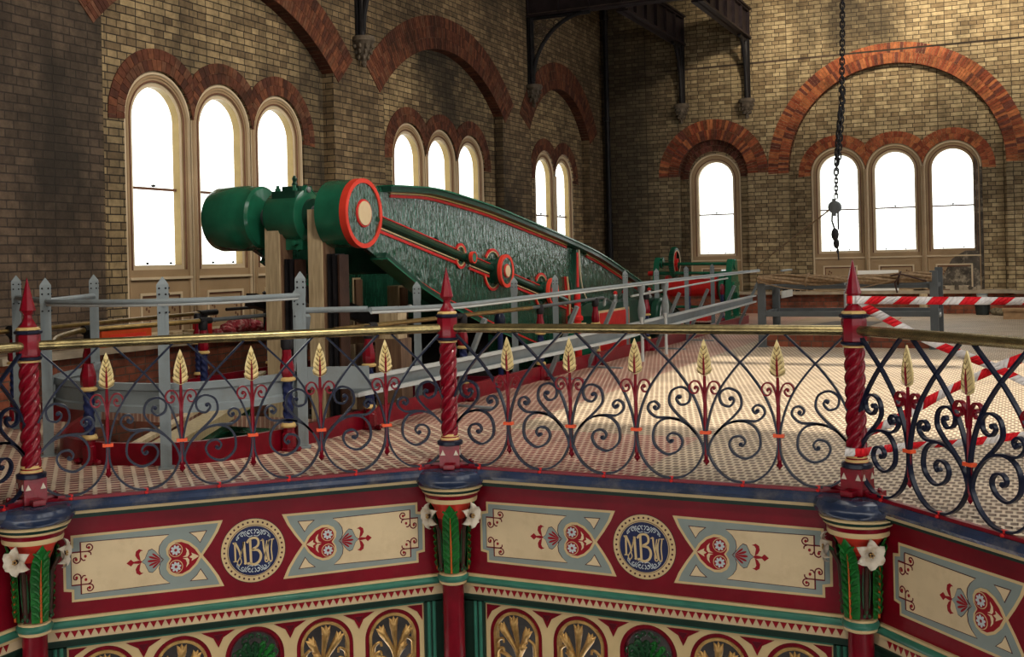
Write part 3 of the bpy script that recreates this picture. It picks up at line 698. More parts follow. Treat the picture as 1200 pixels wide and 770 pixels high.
def column(p, rz, label):
    r=empty('iron_column',(p[0],p[1],0),rz,label,'column','iron columns carrying the octagon')
    for k,me in CP.items(): link(me,k,r)
    for a in (0,100,-100): link(CL,'acanthus_leaf',r,rz=R(a))
    for a in (50,-50):
        s=link(CS,'flower_stem',r,rz=R(a)); link(CF,'lily_flower',s)
# local -y points into the octagon; rotate by the bisector
column(P[0],R(67.5),'iron column with green leaves and white lilies, leftmost, under the left crimson post')
column(P[1],R(22.5),'iron column with green leaves and white lilies, middle one, facing the viewer')
column(P[2],R(-22.5),'iron column with green leaves and white lilies under the taped right post')

# ------------------------------------------------------------------ painted fascia of one side
FY=.10
def tx(x): return x*1.0156-.052
def tz(z): return 1.3187+(z-1.3187)*1.0156
def fascia_meshes():
    d={}
    m=MB()
    sec=[(0.10,-.006),(.02,-.006),(-.02,-.002),(-.042,-.018),(-.046,-.040),(-.030,-.062),(.0,-.070),(.10,-.070)]
    m.prism([(a,b) for a,b in sec],.0,2.5,'navy_pad','yz'); 
    m.box(-.03,2.53,-.004,.1,-.086,-.068,'cream_line'); m.box(-.03,2.53,.022,.1,-.106,-.084,'groove_green'); m.box(-.03,2.53,.05,.1,-.12,-.10,'groove_green')
    d['curb_moulding']=m
    m=MB(); m.box(-.042,2.542,FY,FY+.05,-.76,-.06,'fascia_red'); m.box(-.06,2.56,FY+.05,FY+.06,-.80,.0,'maroon_dark'); d['field_board']=m
    m=MB()
    m.box(-.03,2.53,FY-.020,FY+.02,-.716,-.70,'cream_line')
    m.tube([(-.03,FY-.016,-.738),(2.53,FY-.016,-.738)],.023,'moulding_green',14)
    m.box(-.03,2.53,FY-.022,FY+.02,-.776,-.760,'cream_line'); m.box(-.03,2.53,FY-.008,FY+.03,-.832,-.77,'cream')
    n=52
    for k in range(n):
        x0=.10+2.30*k/n; x1=.10+2.30*(k+1)/n; m.prism([(x0+.003,-.782),(x1-.003,-.782),((x0+x1)/2,-.820)],FY-.012,FY-.006,'deco_red')
    m.box(-.03,2.53,FY-.004,FY+.04,-.872,-.836,'groove_green'); m.box(-.03,2.53,FY-.02,FY+.03,-.845,-.832,'groove_green'); m.box(-.03,2.53,FY+.01,FY+.03,-.885,-.866,'moulding_green')
    d['cornice_moulding']=m
    return d
def flat(m,pts,layer,mat):      # a painted shape: thin raised film of paint on the board
    y=FY-.0015*layer
    m.prism([(tx(a),tz(b)) for a,b in pts],y-.0012,FY,mat,'xz')
def cartouche(mir):
    """the cream-and-grey swallow-tailed panel; mir mirrors it about the middle of the side"""
    m=MB()
    def X(a): return a
    C=-.397
    def sym(half): return half+[(a,2*C-b) for a,b in reversed(half)]
    half=[(1.105,-.200),(.248,-.206),(.248,-.265),(.205,-.272),(.205,C)]
    outer=[(.984,C),(1.03,-.335),(1.075,-.265)]+half; low=[(a,2*C-b) for a,b in reversed(outer[1:-1])]
    outer=outer+low
    def inset(o,kx): return o
    flat(m,outer,1,'cream_line')
    g=[(.966,C),(1.018,-.325),(1.058,-.262),(1.078,-.214),(.262,-.220),(.262,-.278),(.219,-.286),(.219,C)]
    g=g+[(a,2*C-b) for a,b in reversed(g[1:-1])]; flat(m,g,2,'grey_paint')
    # dark keyline then the cream field with lobed right end
    def field(e):
        t=[(.300-e,-.250+e),(.775,-.256+e)]+[(.775-.0,-.262+e)]
        lob=[(.755+e,-.285),(.735+e,-.315),(.730+e,-.350),(.738+e,-.378),(.757+e,C)]
        o=[(.790+e,-.256+e)]+[(.300-e,-.250+e),(.300-e,-.303+e),(.250-e,-.303+e),(.250-e,C)]
        o=lob[::-1]+o
        return o+[(a,2*C-b) for a,b in reversed(o[1:-1])]
    flat(m,field(.004),3,'deco_dark'); flat(m,field(0),4,'cream')
    for s in (1,-1):
        f=lambda b: C+s*(b-C)
        flat(m,[(.905,f(-.252)),(1.012,f(-.250)),(.970,f(-.322)),(.945,f(-.285))],3,'deco_dark')
        flat(m,[(.915,f(-.256)),(1.005,f(-.254)),(.969,f(-.315)),(.948,f(-.283))],4,'cream')
    # heart
    def heart(sc,cx=.862):
        o=[(.972,C),(.945,-.352),(.905,-.315),(.862,-.296),(.825,-.298),(.795,-.315),(.780,-.342),(.783,-.372),(.800,C)]
        o=o+[(a,2*C-b) for a,b in reversed(o[1:-1])]
        return [(cx+(a-cx)*sc,C+(b-C)*sc) for a,b in o]
    flat(m,heart(1.08),5,'cream_line'); flat(m,heart(.93),6,'deco_red')
    for s in (1,-1):
        cx,cz=.828,C+s*.049
        flat(m,[(cx+.040*cos(R(10*k)),cz+.040*sin(R(10*k))) for k in range(36)],7,'cream_line')
        flat(m,[(cx+.036*cos(R(10*k)),cz+.036*sin(R(10*k))) for k in range(36)],8,'deco_red')
        for k in range(8):
            a=R(45*k+10); px,pz=cx+.019*cos(a),cz+.019*sin(a); 
            flat(m,[(px+.0115*cos(a)*cos(t)-.0072*sin(a)*sin(t),pz+.0115*sin(a)*cos(t)+.0072*cos(a)*sin(t)) for t in [R(45*j) for j in range(8)]],9,'pale_grey')
        flat(m,[(.868,C+s*.004),(.885,C+s*.012),(.892,C+s*.035),(.886,C+s*.058),(.902,C+s*.040),(.905,C+s*.016),(.895,C+s*.003)],7,'cream')
    flat(m,[(.962,C),(.940,C+.012),(.918,C+.024),(.922,C+.010),(.905,C),(.922,C-.010),(.918,C-.024),(.940,C-.012)],7,'cream')
    # palmette
    pal=[(.752,C),(.735,-.375),(.712,-.345),(.695,-.330),(.675,-.336),(.664,-.360),(.655,-.382),(.636,C)]
    pal=pal+[(a,2*C-b) for a,b in reversed(pal[1:-1])]
    flat(m,[(.698+(a-.698)*1.06,C+(b-C)*1.06) for a,b in pal],5,'deco_dark'); flat(m,pal,6,'grey_paint')
    for k,(ang,L,w) in enumerate([(180,.088,.009),(160,.085,.008),(200,.085,.008),(141,.074,.007),(219,.074,.007)]):
        a=R(ang); o=[]
        for j in range(12):
            t=R(30*j); r=L*.5+L*.42*cos(t); o.append((.748+r*cos(a)-w*sin(t)*sin(a)*(r/L+.2),C+r*sin(a)+w*sin(t)*cos(a)*(r/L+.2)))
        flat(m,o,7,'deco_red')
    for s in (1,-1):
        o=[(.630,C+s*.006),(.612,C+s*.018),(.600,C+s*.040),(.604,C+s*.064),(.622,C+s*.076),(.645,C+s*.066),(.630,C+s*.062),(.622,C+s*.048),(.626,C+s*.026)]
        flat(m,o,5,'deco_red')
    flat(m,[(.645,C),(.62,C+.010),(.59,C+.005),(.575,C+.020),(.550,C),(.575,C-.020),(.59,C-.005),(.62,C-.010)],5,'deco_red')
    # corner knots of crossing lines ending in curls
    for s in (1,-1):
        f=lambda b: C+s*(b-C)
        def ln(p,w=.0075):
            q=cr_spline([Vector((tx(a),tz(b))) for a,b in p],5) if len(p)>2 else [Vector((tx(a),tz(b))) for a,b in p]
            m.strip(q,w,.0012,'deco_line',y=FY-.0075)
        ln([(.300,f(-.250)),(.300,f(-.345))]); ln([(.250,f(-.303)),(.345,f(-.303))])
        ln([(.300,f(-.335)),(.296,f(-.356)),(.278,f(-.366)),(.262,f(-.355)),(.262,f(-.338)),(.275,f(-.334)),(.281,f(-.346))]); ln([(.300,f(-.335)),(.312,f(-.352)),(.326,f(-.352))])
        ln([(.338,f(-.303)),(.358,f(-.298)),(.366,f(-.280)),(.354,f(-.264)),(.337,f(-.266)),(.334,f(-.280)),(.346,f(-.284))]); ln([(.338,f(-.303)),(.354,f(-.312)),(.356,f(-.326))])
        for a,b in ((.326,-.330),(.276,-.345),(.346,-.282)): flat(m,[(a+.008*cos(R(40*k)),f(b)+.009*sin(R(40*k))) for k in range(9)],6,'deco_red')
    if mir:
        for i,v in enumerate(m.v): m.v[i]=Vector((2.5-v.x,v.y,v.z))
    return m
def roundel():
    m=MB(); cx,cz=1.25,tz(-.400)
    def disc(r,l,mat): m.prism([(cx+r*cos(R(6*k)),cz+r*sin(R(6*k))) for k in range(60)],FY-.002*l,FY,mat,'xz')
    disc(.198,1,'deco_dark'); disc(.194,2,'cream_line'); disc(.158,3,'deco_dark'); disc(.155,4,'cream_line'); disc(.151,5,'navy_flat')
    for k in range(36): 
        a=R(10*k); m.prism([(cx+.176*cos(a)+.0065*cos(R(45*j)),cz+.176*sin(a)+.0065*sin(R(45*j))) for j in range(8)],FY-.0062,FY-.003,'deco_dark','xz')
    def st(p,w=.012,mat='cream_line',sp=True):
        q=[Vector((cx+a,cz+b)) for a,b in p]
        if sp and len(q)>2: q=cr_spline(q,5)
        m.strip(q,w,.003,mat,y=FY-.0115)
    # M
    st([(-.117,.052),(-.122,.058),(-.112,.062),(-.110,-.055)],.010,sp=False)
    st([(-.110,.060),(-.088,.010),(-.078,-.030)],.011)
    st([(-.060,.060),(-.068,.010),(-.082,-.030),(-.098,-.062),(-.088,-.080),(-.074,-.060),(-.080,-.030),(-.068,.015),(-.058,.055)],.006)
    st([(-.058,.060),(-.050,-.070),(-.054,-.078)],.014,sp=False); st([(-.122,-.055),(-.100,-.055)],.006)
    # B
    st([(-.020,.070),(-.016,-.075)],.014); st([(-.040,.052),(-.020,.074),(.012,.078),(.030,.060),(.026,.030),(-.008,.008)],.013)
    st([(-.010,.008),(.028,.000),(.044,-.030),(.034,-.066),(.004,-.084),(-.026,-.074),(-.040,-.078)],.014)
    # W
    st([(.052,.060),(.058,.058),(.064,.0),(.078,-.062)],.010); st([(.082,.055),(.074,.010),(.068,-.060),(.078,-.076),(.088,-.060),(.080,.0),(.094,.045),(.098,.060)],.006)
    st([(.094,.055),(.088,.0),(.094,-.060),(.104,-.076),(.112,-.060),(.108,.0),(.114,.055)],.007); st([(.104,.058),(.126,.060)],.006); st([(.044,.058),(.064,.060)],.006)
    # filigree scrolls above and below
    for s in (1,-1):
        for q in (1,-1):
            def sc(x0,z0,r,dirn):
                st([(x0+dirn*r*(1-t*.22)*cos(R(200-75*t*1.3)),z0+s*r*(1-t*.22)*sin(R(200-75*t*1.3))) for t in range(5)],.0042,'pale_grey')
            sc(q*.026,s*.112,.022,q); sc(q*.066,s*.100,.018,q); sc(q*.094,s*.086,.011,-q)
            st([(q*.004,s*.094),(q*.030,s*.090),(q*.060,s*.120),(q*.085,s*.108),(q*.104,s*.084)],.004,'pale_grey')
            for a,b in ((.008,.128),(.048,.122),(.100,.076),(.03,.110)): m.prism([(cx+q*a+.0045*cos(R(60*j)),cz+s*b+.0045*sin(R(60*j))) for j in range(6)],FY-.0125,FY-.010,'pale_grey','xz')
    return m
AC=[.375,.8125,1.25,1.6875,2.125]
AZ=-1.085
def tracery():
    d={}
    m=MB(); y=FY+.03
    outer=[(.165,-1.56),(.165,-.885),(2.335,-.885),(2.335,-1.56)]
    def arch(c,r): return [(c+r,-1.5)]+arc(c,AZ,r,0,180,24)+[(c-r,-1.5)]
    def spand(c,r2=.212):   # triangular sunk spandrels between arches
        return [(c,-1.02),(c-.095,-.905),(c+.095,-.905)]
    holes=[arch(c,.180) for c in AC]
    m.holed(outer,holes,y,y+.05,'cream_line','xz','maroon')
    for i in range(4):
        c=(AC[i]+AC[i+1])/2
        m.prism([(c,-1.005),(c-.030,-.945),(c-.10,-.905),(c+.10,-.905),(c+.030,-.945)],y-.004,y+.001,'maroon')
        m.prism([(c,-.965),(c-.028,-.925),(c+.028,-.925)],y-.007,y+.001,'maroon_dark')
    for x,s in ((.175,1),(2.325,-1)):
        m.prism([(x,-1.0),(x,-.90),(x+s*.10,-.90),(x+s*.035,-.94)],y-.004,y+.001,'maroon')
    m.box(-.05,.165,y-.02,y+.05,-1.56,-.87,'groove_green'); m.box(2.335,2.55,y-.02,y+.05,-1.56,-.87,'groove_green')
    for x in (.10,.135,2.365,2.40): m.tube([(x,y-.02,-1.56),(x,y-.02,-.88)],.012,'moulding_green',8)
    m.box(.06,2.44,y-.01,y+.05,-1.58,-1.50,'maroon')
    d['arcade']=m
    for i,c in enumerate(AC):
        m=MB()
        m.strip([Vector((c+a,b)) for a,b in [(p[0]-c,p[1]) for p in [(c+.168,-1.5)]+arc(c,AZ,.168,0,180,26)+[(c-.168,-1.5)]]],.026,.045,'maroon',y=y+.03)
        if i!=2: m.strip([Vector(p) for p in [(c+.140,-1.35)]+arc(c,AZ,.146,0,180,26)+[(c-.140,-1.35)]],.018,.05,'gilt',y=y+.02)
        else: m.strip([Vector(p) for p in arc(c,AZ-.0,.148,-20,200,26)],.010,.03,'maroon_dark',y=y+.03)
        d['ring_%d'%i]=m
    return d
def leaf_spray(green, mir):
    m=MB(); y=FY+.035; g='leaf_dark' if green else 'gilt'; q=-1 if mir else 1
    if not green:
        base=(.02,-.20)
        fl=[((.0,.085),90,.048),((-.075,.045),112,.042),((.085,.030),62,.042),((.055,-.055),40,.026)]
        for (tx_,tz_),ang,L in fl:
            a=R(ang)
            p=cr_spline([Vector((q*base[0],y,AZ+base[1])),Vector((q*(base[0]+(tx_-base[0])*.25),y-.010,AZ+base[1]+(tz_-base[1])*.5)),Vector((q*tx_,y-.028,AZ+tz_))],6)
            n=len(p); m.tube(p,[.009+.020*(i/n)**2.2 for i in range(n)],g,10)
            for da in (-30,0,30):
                b=R(ang+da); c=Vector((q*tx_,y-.030,AZ+tz_)); e=c+Vector((q*cos(b)*L,-.006,sin(b)*L))
                m.tube([c-Vector((q*cos(b)*.012,0,sin(b)*.012)),c.lerp(e,.35),c.lerp(e,.7),e+Vector((q*cos(b)*.01,0,sin(b)*.01))],[.022,.022,.013,.001],g,8)
        for s,z in ((-1,-.09),(1,-.02),(-1,-.03)):
            p=cr_spline([Vector((q*s*.125,y,AZ-.22)),Vector((q*s*.13,y-.012,AZ+z-.04)),Vector((q*s*.115,y-.02,AZ+z)),Vector((q*s*.085,y-.02,AZ+z+.012)),Vector((q*s*.078,y-.02,AZ+z-.014))],5)
            m.tube(p,[.013-.006*i/len(p) for i in range(len(p))],g,7)
        m.tube(cr_spline([Vector((q*-.13,y,AZ-.10)),Vector((q*-.05,y-.012,AZ-.13)),Vector((q*.03,y-.01,AZ-.20)),Vector((q*.12,y,AZ-.13))],6),.013,g,7)
    else:
        for k,ang in enumerate((90,62,118,35,145,10,170)):
            a=R(ang); L=.125-.008*abs(k-3)
            p=cr_spline([Vector((0,y,AZ-.12)),Vector((.45*L*cos(a),y-.012,AZ-.05+.5*L*sin(a))),Vector((L*cos(a),y-.03,AZ-.02+L*sin(a))),Vector((L*1.02*cos(a+.25),y-.035,AZ-.03+L*sin(a+.25)*.95))],5)
            n=len(p); m.tube(p,[.006+.012*sin(pi*min(1,i/n*1.05)) for i in range(n)],'leaf_green' if k%2 else 'leaf_dark',7)
            for s in (1,-1):
                for t in (.45,.7,.9):
                    c=Vector((t*L*cos(a),y-.022,AZ-.03+t*L*sin(a))); b=a+s*.9; e=c+Vector((.034*cos(b),-.008,.034*sin(b)))
                    m.tube([c,c.lerp(e,.5),e],[.006,.008,.001],'leaf_dark',5)
        for s in (1,-1):
            for x0,z0,r in ((.055,.10,.026),(.115,.02,.026),(.02,.125,.018)):
                m.tube([Vector((s*(x0+r*(1-t*.09)*cos(R(-60+48*t))),y-.02,AZ+z0+r*(1-t*.09)*sin(R(-60+48*t)))) for t in range(8)],.006,'leaf_dark',5)
    return m.mesh('leaf_spray',50)
FM={k:v.mesh(k,30) for k,v in fascia_meshes().items()}
C0,C1,RO=cartouche(False).mesh('painted_cartouche',20),cartouche(True).mesh('painted_cartouche',20),roundel().mesh('monogram_roundel',20)
TR={k:v.mesh(k,30) for k,v in tracery().items()}
LS=[leaf_spray(False,False),leaf_spray(False,True),leaf_spray(True,False)]
def fascia(o, rz, label):
    r=empty('painted_fascia',(o[0],o[1],0),rz,label,'fascia panel','painted fascias below the octagon railing')
    link(FM['curb_moulding'],'curb_moulding',r); fb=link(FM['field_board'],'field_board',r); link(FM['cornice_moulding'],'cornice_moulding',r)
    link(C0,'painted_cartouche',fb); link(C1,'painted_cartouche',fb); link(RO,'monogram_roundel',fb)
    t=empty('pierced_arcade_panel',(o[0],o[1],0),rz,label.replace('painted fascia','pierced arcade panel').replace('with an MBW roundel','of gilt leaf arches'),'panel','pierced arcade panels below the fascias')
    a=link(TR['arcade'],'arcade_frame',t)
    for i,c in enumerate(AC):
        g=link(TR['ring_%d'%i],'arch_ring',t)
        link(LS[2] if i==2 else LS[i%2],'green_leaf_spray' if i==2 else 'gilt_leaf_spray',t,(c,0,0))
fascia(P[-1],R(90),'painted fascia sliver at the left edge, beyond the leftmost lily column')
fascia(P[0],R(45),'painted fascia with an MBW roundel between the leftmost and middle lily columns')
fascia(P[1],0,'painted fascia with an MBW roundel between the middle and right lily columns')
fascia(P[2],R(-45),'painted fascia at the right edge, beyond the right lily column')
# added backing sheets, near-black to paint the darkness behind the pierced arcades
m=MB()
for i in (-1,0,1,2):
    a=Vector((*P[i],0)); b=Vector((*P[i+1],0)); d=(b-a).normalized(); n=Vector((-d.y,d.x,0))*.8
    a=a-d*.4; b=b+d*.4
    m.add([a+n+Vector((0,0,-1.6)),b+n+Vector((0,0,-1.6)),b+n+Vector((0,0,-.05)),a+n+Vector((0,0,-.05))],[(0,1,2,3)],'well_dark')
put(m,'dark_backing',kind='structure')
# ------------------------------------------------------------------ grey guard rails round the engine well
def guard_post(m, x, y, h, w=.088, rz=0., brace=None):
    s=m.M; m.M=Matrix.Translation((x,y,0))@Matrix.Rotation(rz,4,'Z')
    b=w*.42
    m.box(-b,b,-b,b,0,h-.15,'rail_grey'); m.box(-b-.004,-b*.45,-b-.006,-b+.004,0,h-.15,'rail_grey'); m.box(b*.45,b+.004,-b-.006,-b+.004,0,h-.15,'rail_grey')
    m.box(-b-.02,b+.02,-b-.02,b+.02,0,.012,'rail_grey')
    k=w/2
    m.lathe([(k*1.30,h-.20),(k*1.41,h-.17),(k*1.41,h-.055),(k*1.25,h-.045),(.003,h)],'rail_grey',4,rot=pi/4)
    for a in (-.5,.5):
        for z in (h-.075,h-.115,h-.235):
            m.ell((a*k*1.1,-k-.002,z),(.007,.006,.007),'black_iron',6,4); m.ell((k+.002,a*k*1.1,z),(.006,.007,.007),'black_iron',6,4)
    m.M=s
def channel(m, path, z0, z1, t=.03, side=1):
    """pressed channel standing on edge along a plan path"""
    p=[Vector((a,b,0)) for a,b in path]; zc=(z0+z1)/2; h=(z1-z0)/2
    pts=[q+Vector((0,0,zc)) for q in p]
    sec=[(-t*.5,-h),(t*.5,-h),(t*1.0,-h),(t*1.0,-h*.55),(t*.5,-h*.45),(t*.5,h*.45),(t*1.0,h*.55),(t*1.0,h),(-t*.5,h)]
    sec=[(side*a,b) for a,b in sec]
    m.tube(pts,1.,'rail_pale' if False else 'rail_grey',n=9,sect=sec)
PA,PC,PB,PD,PE=(-4.28,.40),(-3.69,.68),(-2.93,-.55),(-1.76,-.66),(-1.36,.33)
g=empty('curved_guard_rail',(PD[0],PD[1],0),0,'curved grey steel guard rail round the near end of the engine well','guard rail')
def local(mb, root): 
    o=root.location; mb.M=Matrix.Translation((-o.x,-o.y,-o.z))@mb.M; return mb
for i,(p,h,a) in enumerate([(PA,1.285,.80),(PC,1.278,.76),(PB,1.268,.80),(PD,1.262,.70),(PE,1.272,.58)]):
    m=MB(); guard_post(m,p[0]-g.location.x,p[1]-g.location.y,h,w=.076,rz=a); put(m,'rail_post',g)
front=cr_spline([Vector((a,b,0)) for a,b in [(-2.97,-.50),(-2.75,-.66),(-2.3,-.76),(-1.80,-.72),(-1.48,-.38),(-1.40,.0),(-1.36,.30)]],6)
m=MB(); m.M=Matrix.Translation(-g.location); m.tube([p+Vector((0,0,1.10)) for p in front],.020,'rail_grey',10); m.tube([p+Vector((0,0,1.080)) for p in front],.012,'rail_pale',8)
m.tube([(PB[0],PB[1],1.10),(PC[0],PC[1],1.10)],.022,'rail_grey',10); m.tube([(PA[0],PA[1],1.10),(PB[0],PB[1],1.10)],.022,'rail_grey',10); m.tube([(PE[0],PE[1],.99),(-.92,.53,.99)],.022,'rail_grey',10); put(m,'top_rail',g)
m=MB(); m.M=Matrix.Translation(-g.location); inner=cr_spline([Vector((a,b)) for a,b in [(-2.97,-.42),(-2.70,-.55),(-2.3,-.62),(-1.82,-.57),(-1.55,-.28),(-1.45,.02),(-1.43,.33)]],6); channel(m,[(p.x,p.y) for p in inner],.35,.55,.03,1); put(m,'toe_board',g)
m=MB(); m.M=Matrix.Translation(-g.location); bk=cr_spline([Vector((a,b)) for a,b in [(-2.97,-.50),(-3.2,-.15),(-3.35,.25),(-3.55,.55),(-3.69,.68)]],5); channel(m,[(p.x,p.y) for p in bk],.35,.55,.03,1); put(m,'toe_board',g)
m=MB(); m.M=Matrix.Translation(-g.location); m.bar((PE[0]-.02,PE[1]+.1,.95),(PE[0]-.35,PE[1]+.35,.0),.05,.05,'rail_grey'); m.bar((PE[0],PE[1]-.0,.50),(-.92,.53,.50),.03,.16,'rail_grey'); put(m,'brace',g)

g=empty('straight_guard_rail',(-1.0,.53,0),0,'straight grey steel guard rail running back beside the engine well','guard rail')
SP=[(-.90,.535,1.145),(-.965,2.62,1.135),(-.99,5.0,1.12),(-1.0,6.3,1.12),(-1.0,9.1,1.13),(-1.0,10.7,1.13),(-1.0,12.5,1.145),(-1.0,14.35,1.16)]
for x,y,h in SP:
    m=MB(); m.M=Matrix.Translation(-g.location); guard_post(m,x,y,h,w=.076,rz=.48 if y<4 else .35); put(m,'rail_post',g)
    if y>2:
        m=MB(); m.M=Matrix.Translation(-g.location); m.bar((x-.03,y+.02,.80),(x-.42,y+.10,.01),.04,.04,'rail_grey'); m.bar((x+.04,y,.008),(x-.5,y+.1,.008),.06,.016,'rail_grey'); put(m,'brace',g)
rp=[Vector(p) for p in [(-.90,.53,.985),(-.935,1.6,.955),(-.965,2.6,.95),(-.985,4.5,.965),(-1.0,6.3,.98),(-1.0,9.1,1.0),(-1.0,12.5,1.02),(-1.0,14.35,1.03)]]
m=MB(); m.M=Matrix.Translation(-g.location); c=cr_spline(rp,6); m.tube(c,.020,'rail_grey',10); m.tube([p+Vector((.010,0,-.022)) for p in c],.010,'rail_pale',8); put(m,'top_rail',g)
m=MB(); m.M=Matrix.Translation(-g.location)
# toe board: two pale flanges with a sunk web
m.add([(a_-.115,b_,c_) for a_,b_,c_ in [(-.965,.53,.355),(-.985,2.6,.335),(-1.02,6.3,.31),(-1.02,14.4,.44),(-.965,.53,.49),(-.985,2.6,.475),(-1.02,6.3,.48),(-1.02,14.4,.575)]],[(0,1,5,4),(1,2,6,5),(2,3,7,6)],'rail_grey')
for dz,mm in ((0,'rail_pale'),(1,'rail_pale')):
    lo=[(-.95,.53,.365),(-.97,2.6,.345),(-1.0,6.3,.32),(-1.0,14.4,.45)] if dz==0 else [(-.95,.53,.48),(-.97,2.6,.465),(-1.0,6.3,.465),(-1.0,14.4,.562)]
    for a,b in zip(lo,lo[1:]): m.bar((a[0]-.09,a[1],a[2]),(b[0]-.09,b[1],b[2]),.05,.028,mm)
put(m,'toe_board',g)
# two oval-bladed stanchions on the same rail
for x,y in ((-1.0,7.25),(-1.0,8.3)):
    m=MB(); m.M=Matrix.Translation(-g.location)
    m.tube([(x,y,0),(x,y,.5),(x,y,.56)],[.022,.020,.03],'rail_pale',8)
    m.tube([(x,y,.48),(x,y,.55),(x,y,.65),(x,y,.76),(x,y,.82)],[.022,.046,.054,.038,.022],'rail_grey',12,sect=[(.35*cos(pi*k/6),sin(pi*k/6)) for k in range(12)])
    m.tube([(x,y,.81),(x,y,.86),(x,y,.90),(x,y,.97)],[.022,.030,.050,.052],'rail_grey',12,sect=[(.4*cos(pi*k/6),sin(pi*k/6)) for k in range(12)])
    put(m,'oval_stanchion',g)
m=MB(); m.M=Matrix.Translation(-g.location); m.tube([(-1.08,7.1,.83),(-1.12,12.4,.93)],.014,'rail_pale',8); put(m,'middle_rail',g)

g=empty('guard_gate_frame',(-1.0,16.6,0),0,'small grey double-post frame beyond the far end of the straight guard rail','guard frame')
for x,y,h in ((-1.0,16.5,1.16),(-1.0,17.6,1.12)):
    m=MB(); m.M=Matrix.Translation(-g.location); guard_post(m,x,y,h,w=.08,rz=.08); put(m,'rail_post',g)
m=MB(); m.M=Matrix.Translation(-g.location); m.tube([(-1.0,16.5,.98),(-1.0,17.6,.98)],.022,'rail_grey',8); m.bar((-1.0,16.5,.5),(-1.0,17.6,.5),.03,.14,'rail_pale'); put(m,'cross_rail',g)
# ------------------------------------------------------------------ red iron kerb and brass well rails
m=MB()
kp=[(a,b) for a,b in [(p.x,p.y) for p in nose]]
m.tube([Vector((a,b,.075)) for a,b in [(WX1,15.3),(WX1,8.),(WX1,3.)]+kp+[(WX0,3.),(WX0,9.),(WX0,15.3)]],1.,'maroon',4,sect=[(-.02,-.075),(.02,-.075),(.02,.075),(-.02,.075)])
put(m,'iron_kerb',label='crimson iron kerb edging the engine well on the plate floor',cat='kerb')
def well_post(root, x, y, z1=.76):
    m=MB(); m.M=Matrix.Translation((x-root.location.x,y-root.location.y,0))
    m.lathe([(.062,0),(.062,.02),(.052,.024),(.052,.12),(.042,.13),(.042,.165),(.050,.17)],'post_red',8,rot=pi/8); m.lathe([(.052,.168),(.056,.178),(.045,.20)],'gold_line',16)
    prof=[];n=16;k=30;vs=[];fs=[]
    for i in range(k+1):
        z=.19+(.50-.19)*i/k; tw=2*pi*1.6*i/k
        for j in range(n):
            a=2*pi*j/n; r=.026+.013*abs(cos(1.5*(a+tw))); vs.append((r*cos(a),r*sin(a),z))
    for i in range(k):
        for j in range(n): fs.append((i*n+j,i*n+(j+1)%n,(i+1)*n+(j+1)%n,(i+1)*n+j))
    m.add(vs,fs,'navy_flat')
    m.lathe([(.030,.49),(.058,.50),(.060,.515),(.040,.525)],'gold_line',16); m.lathe([(.038,.52),(.052,.54),(.052,.60),(.034,.68),(.034,z1)],'post_red',8)
    m.lathe([(.036,z1-.02),(.044,z1),(.044,z1+.06),(.03,z1+.085)],'black_iron',12)
    for s in (1,-1): m.ell((s*.085,-.02,.02),(.035,.03,.022),'post_red',8,4)
    put(m,'rail_post',root)
g=empty('well_brass_rail',(-1.42,.3,0),0,'brass rail on red and navy twisted posts behind the grey rail, right of the middle crimson post','handrail','brass well rails')
g['label']='brass rail on twisted red and navy posts along the near side of the engine well'; 
for x,y in ((-1.39,.19),(-1.36,1.25),(-1.42,3.04),(-1.42,4.93),(-1.42,6.7),(-1.42,8.8)): well_post(g,x,y,.74)
m=MB(); m.M=Matrix.Translation(-g.location); m.tube([(-1.42,.85,.815),(-1.42,4.7,.80)],.021,'brass_old',12); m.tube([(-1.42,4.7,.80),(-1.42,7.0,.82)],.019,'steel_dark',10); m.tube([(-1.42,1.35,.81),(-1.42,1.45,.81)],.032,'black_iron',10); m.tube([(-1.42,2.9,.805),(-1.42,3.02,.805)],.028,'black_iron',10); put(m,'brass_tube',g)
g=empty('well_brass_rail',(-3.8,.7,0),0,'brass rail with a curved black coupling left of the timber props, nearer of two','handrail','brass well rails')
for x,y in ((-3.80,.72),(-3.68,2.05)): well_post(g,x,y,.74)
m=MB(); m.M=Matrix.Translation(-g.location); m.tube(cr_spline([Vector(p) for p in [(-3.45,-.02,.76),(-3.55,.12,.785),(-3.68,.38,.80),(-3.80,.72,.81),(-3.74,1.4,.81),(-3.68,2.05,.81)]],5),.024,'brass_old',12); m.tube([(-3.68,2.05,.81),(-3.55,3.3,.82)],.020,'steel_dark',10)
m.tube([(-3.80,.66,.81),(-3.80,.80,.81)],.040,'black_iron',10); m.tube([(-3.68,2.0,.81),(-3.66,2.14,.81)],.032,'black_iron',10); put(m,'brass_tube',g)
g=empty('well_brass_rail',(-4.65,.7,0),0,'brass rail along the far side of the engine well, below the tall left windows','handrail','brass well rails')
for x,y in ((-4.72,.75),(-4.62,3.1),(-5.0,3.65),(-4.65,4.4)): well_post(g,x,y,.74)
m=MB(); m.M=Matrix.Translation(-g.location); m.tube([(-4.6,.3,.80),(-4.65,1.09,.80),(-5.0,3.7,.80)],.022,'brass_old',12); m.tube([(-4.60,.6,.80),(-4.62,.78,.80)],.05,'black_iron',10); m.tube([(-4.98,3.55,.80),(-5.02,3.9,.80)],.035,'black_iron',10); put(m,'brass_tube',g)
g=empty('short_twisted_post',(-2.39,-.70,0),0,'short post with a faceted red base standing just inside the curved guard rail','post'); well_post(g,-2.39,-.70,.56)
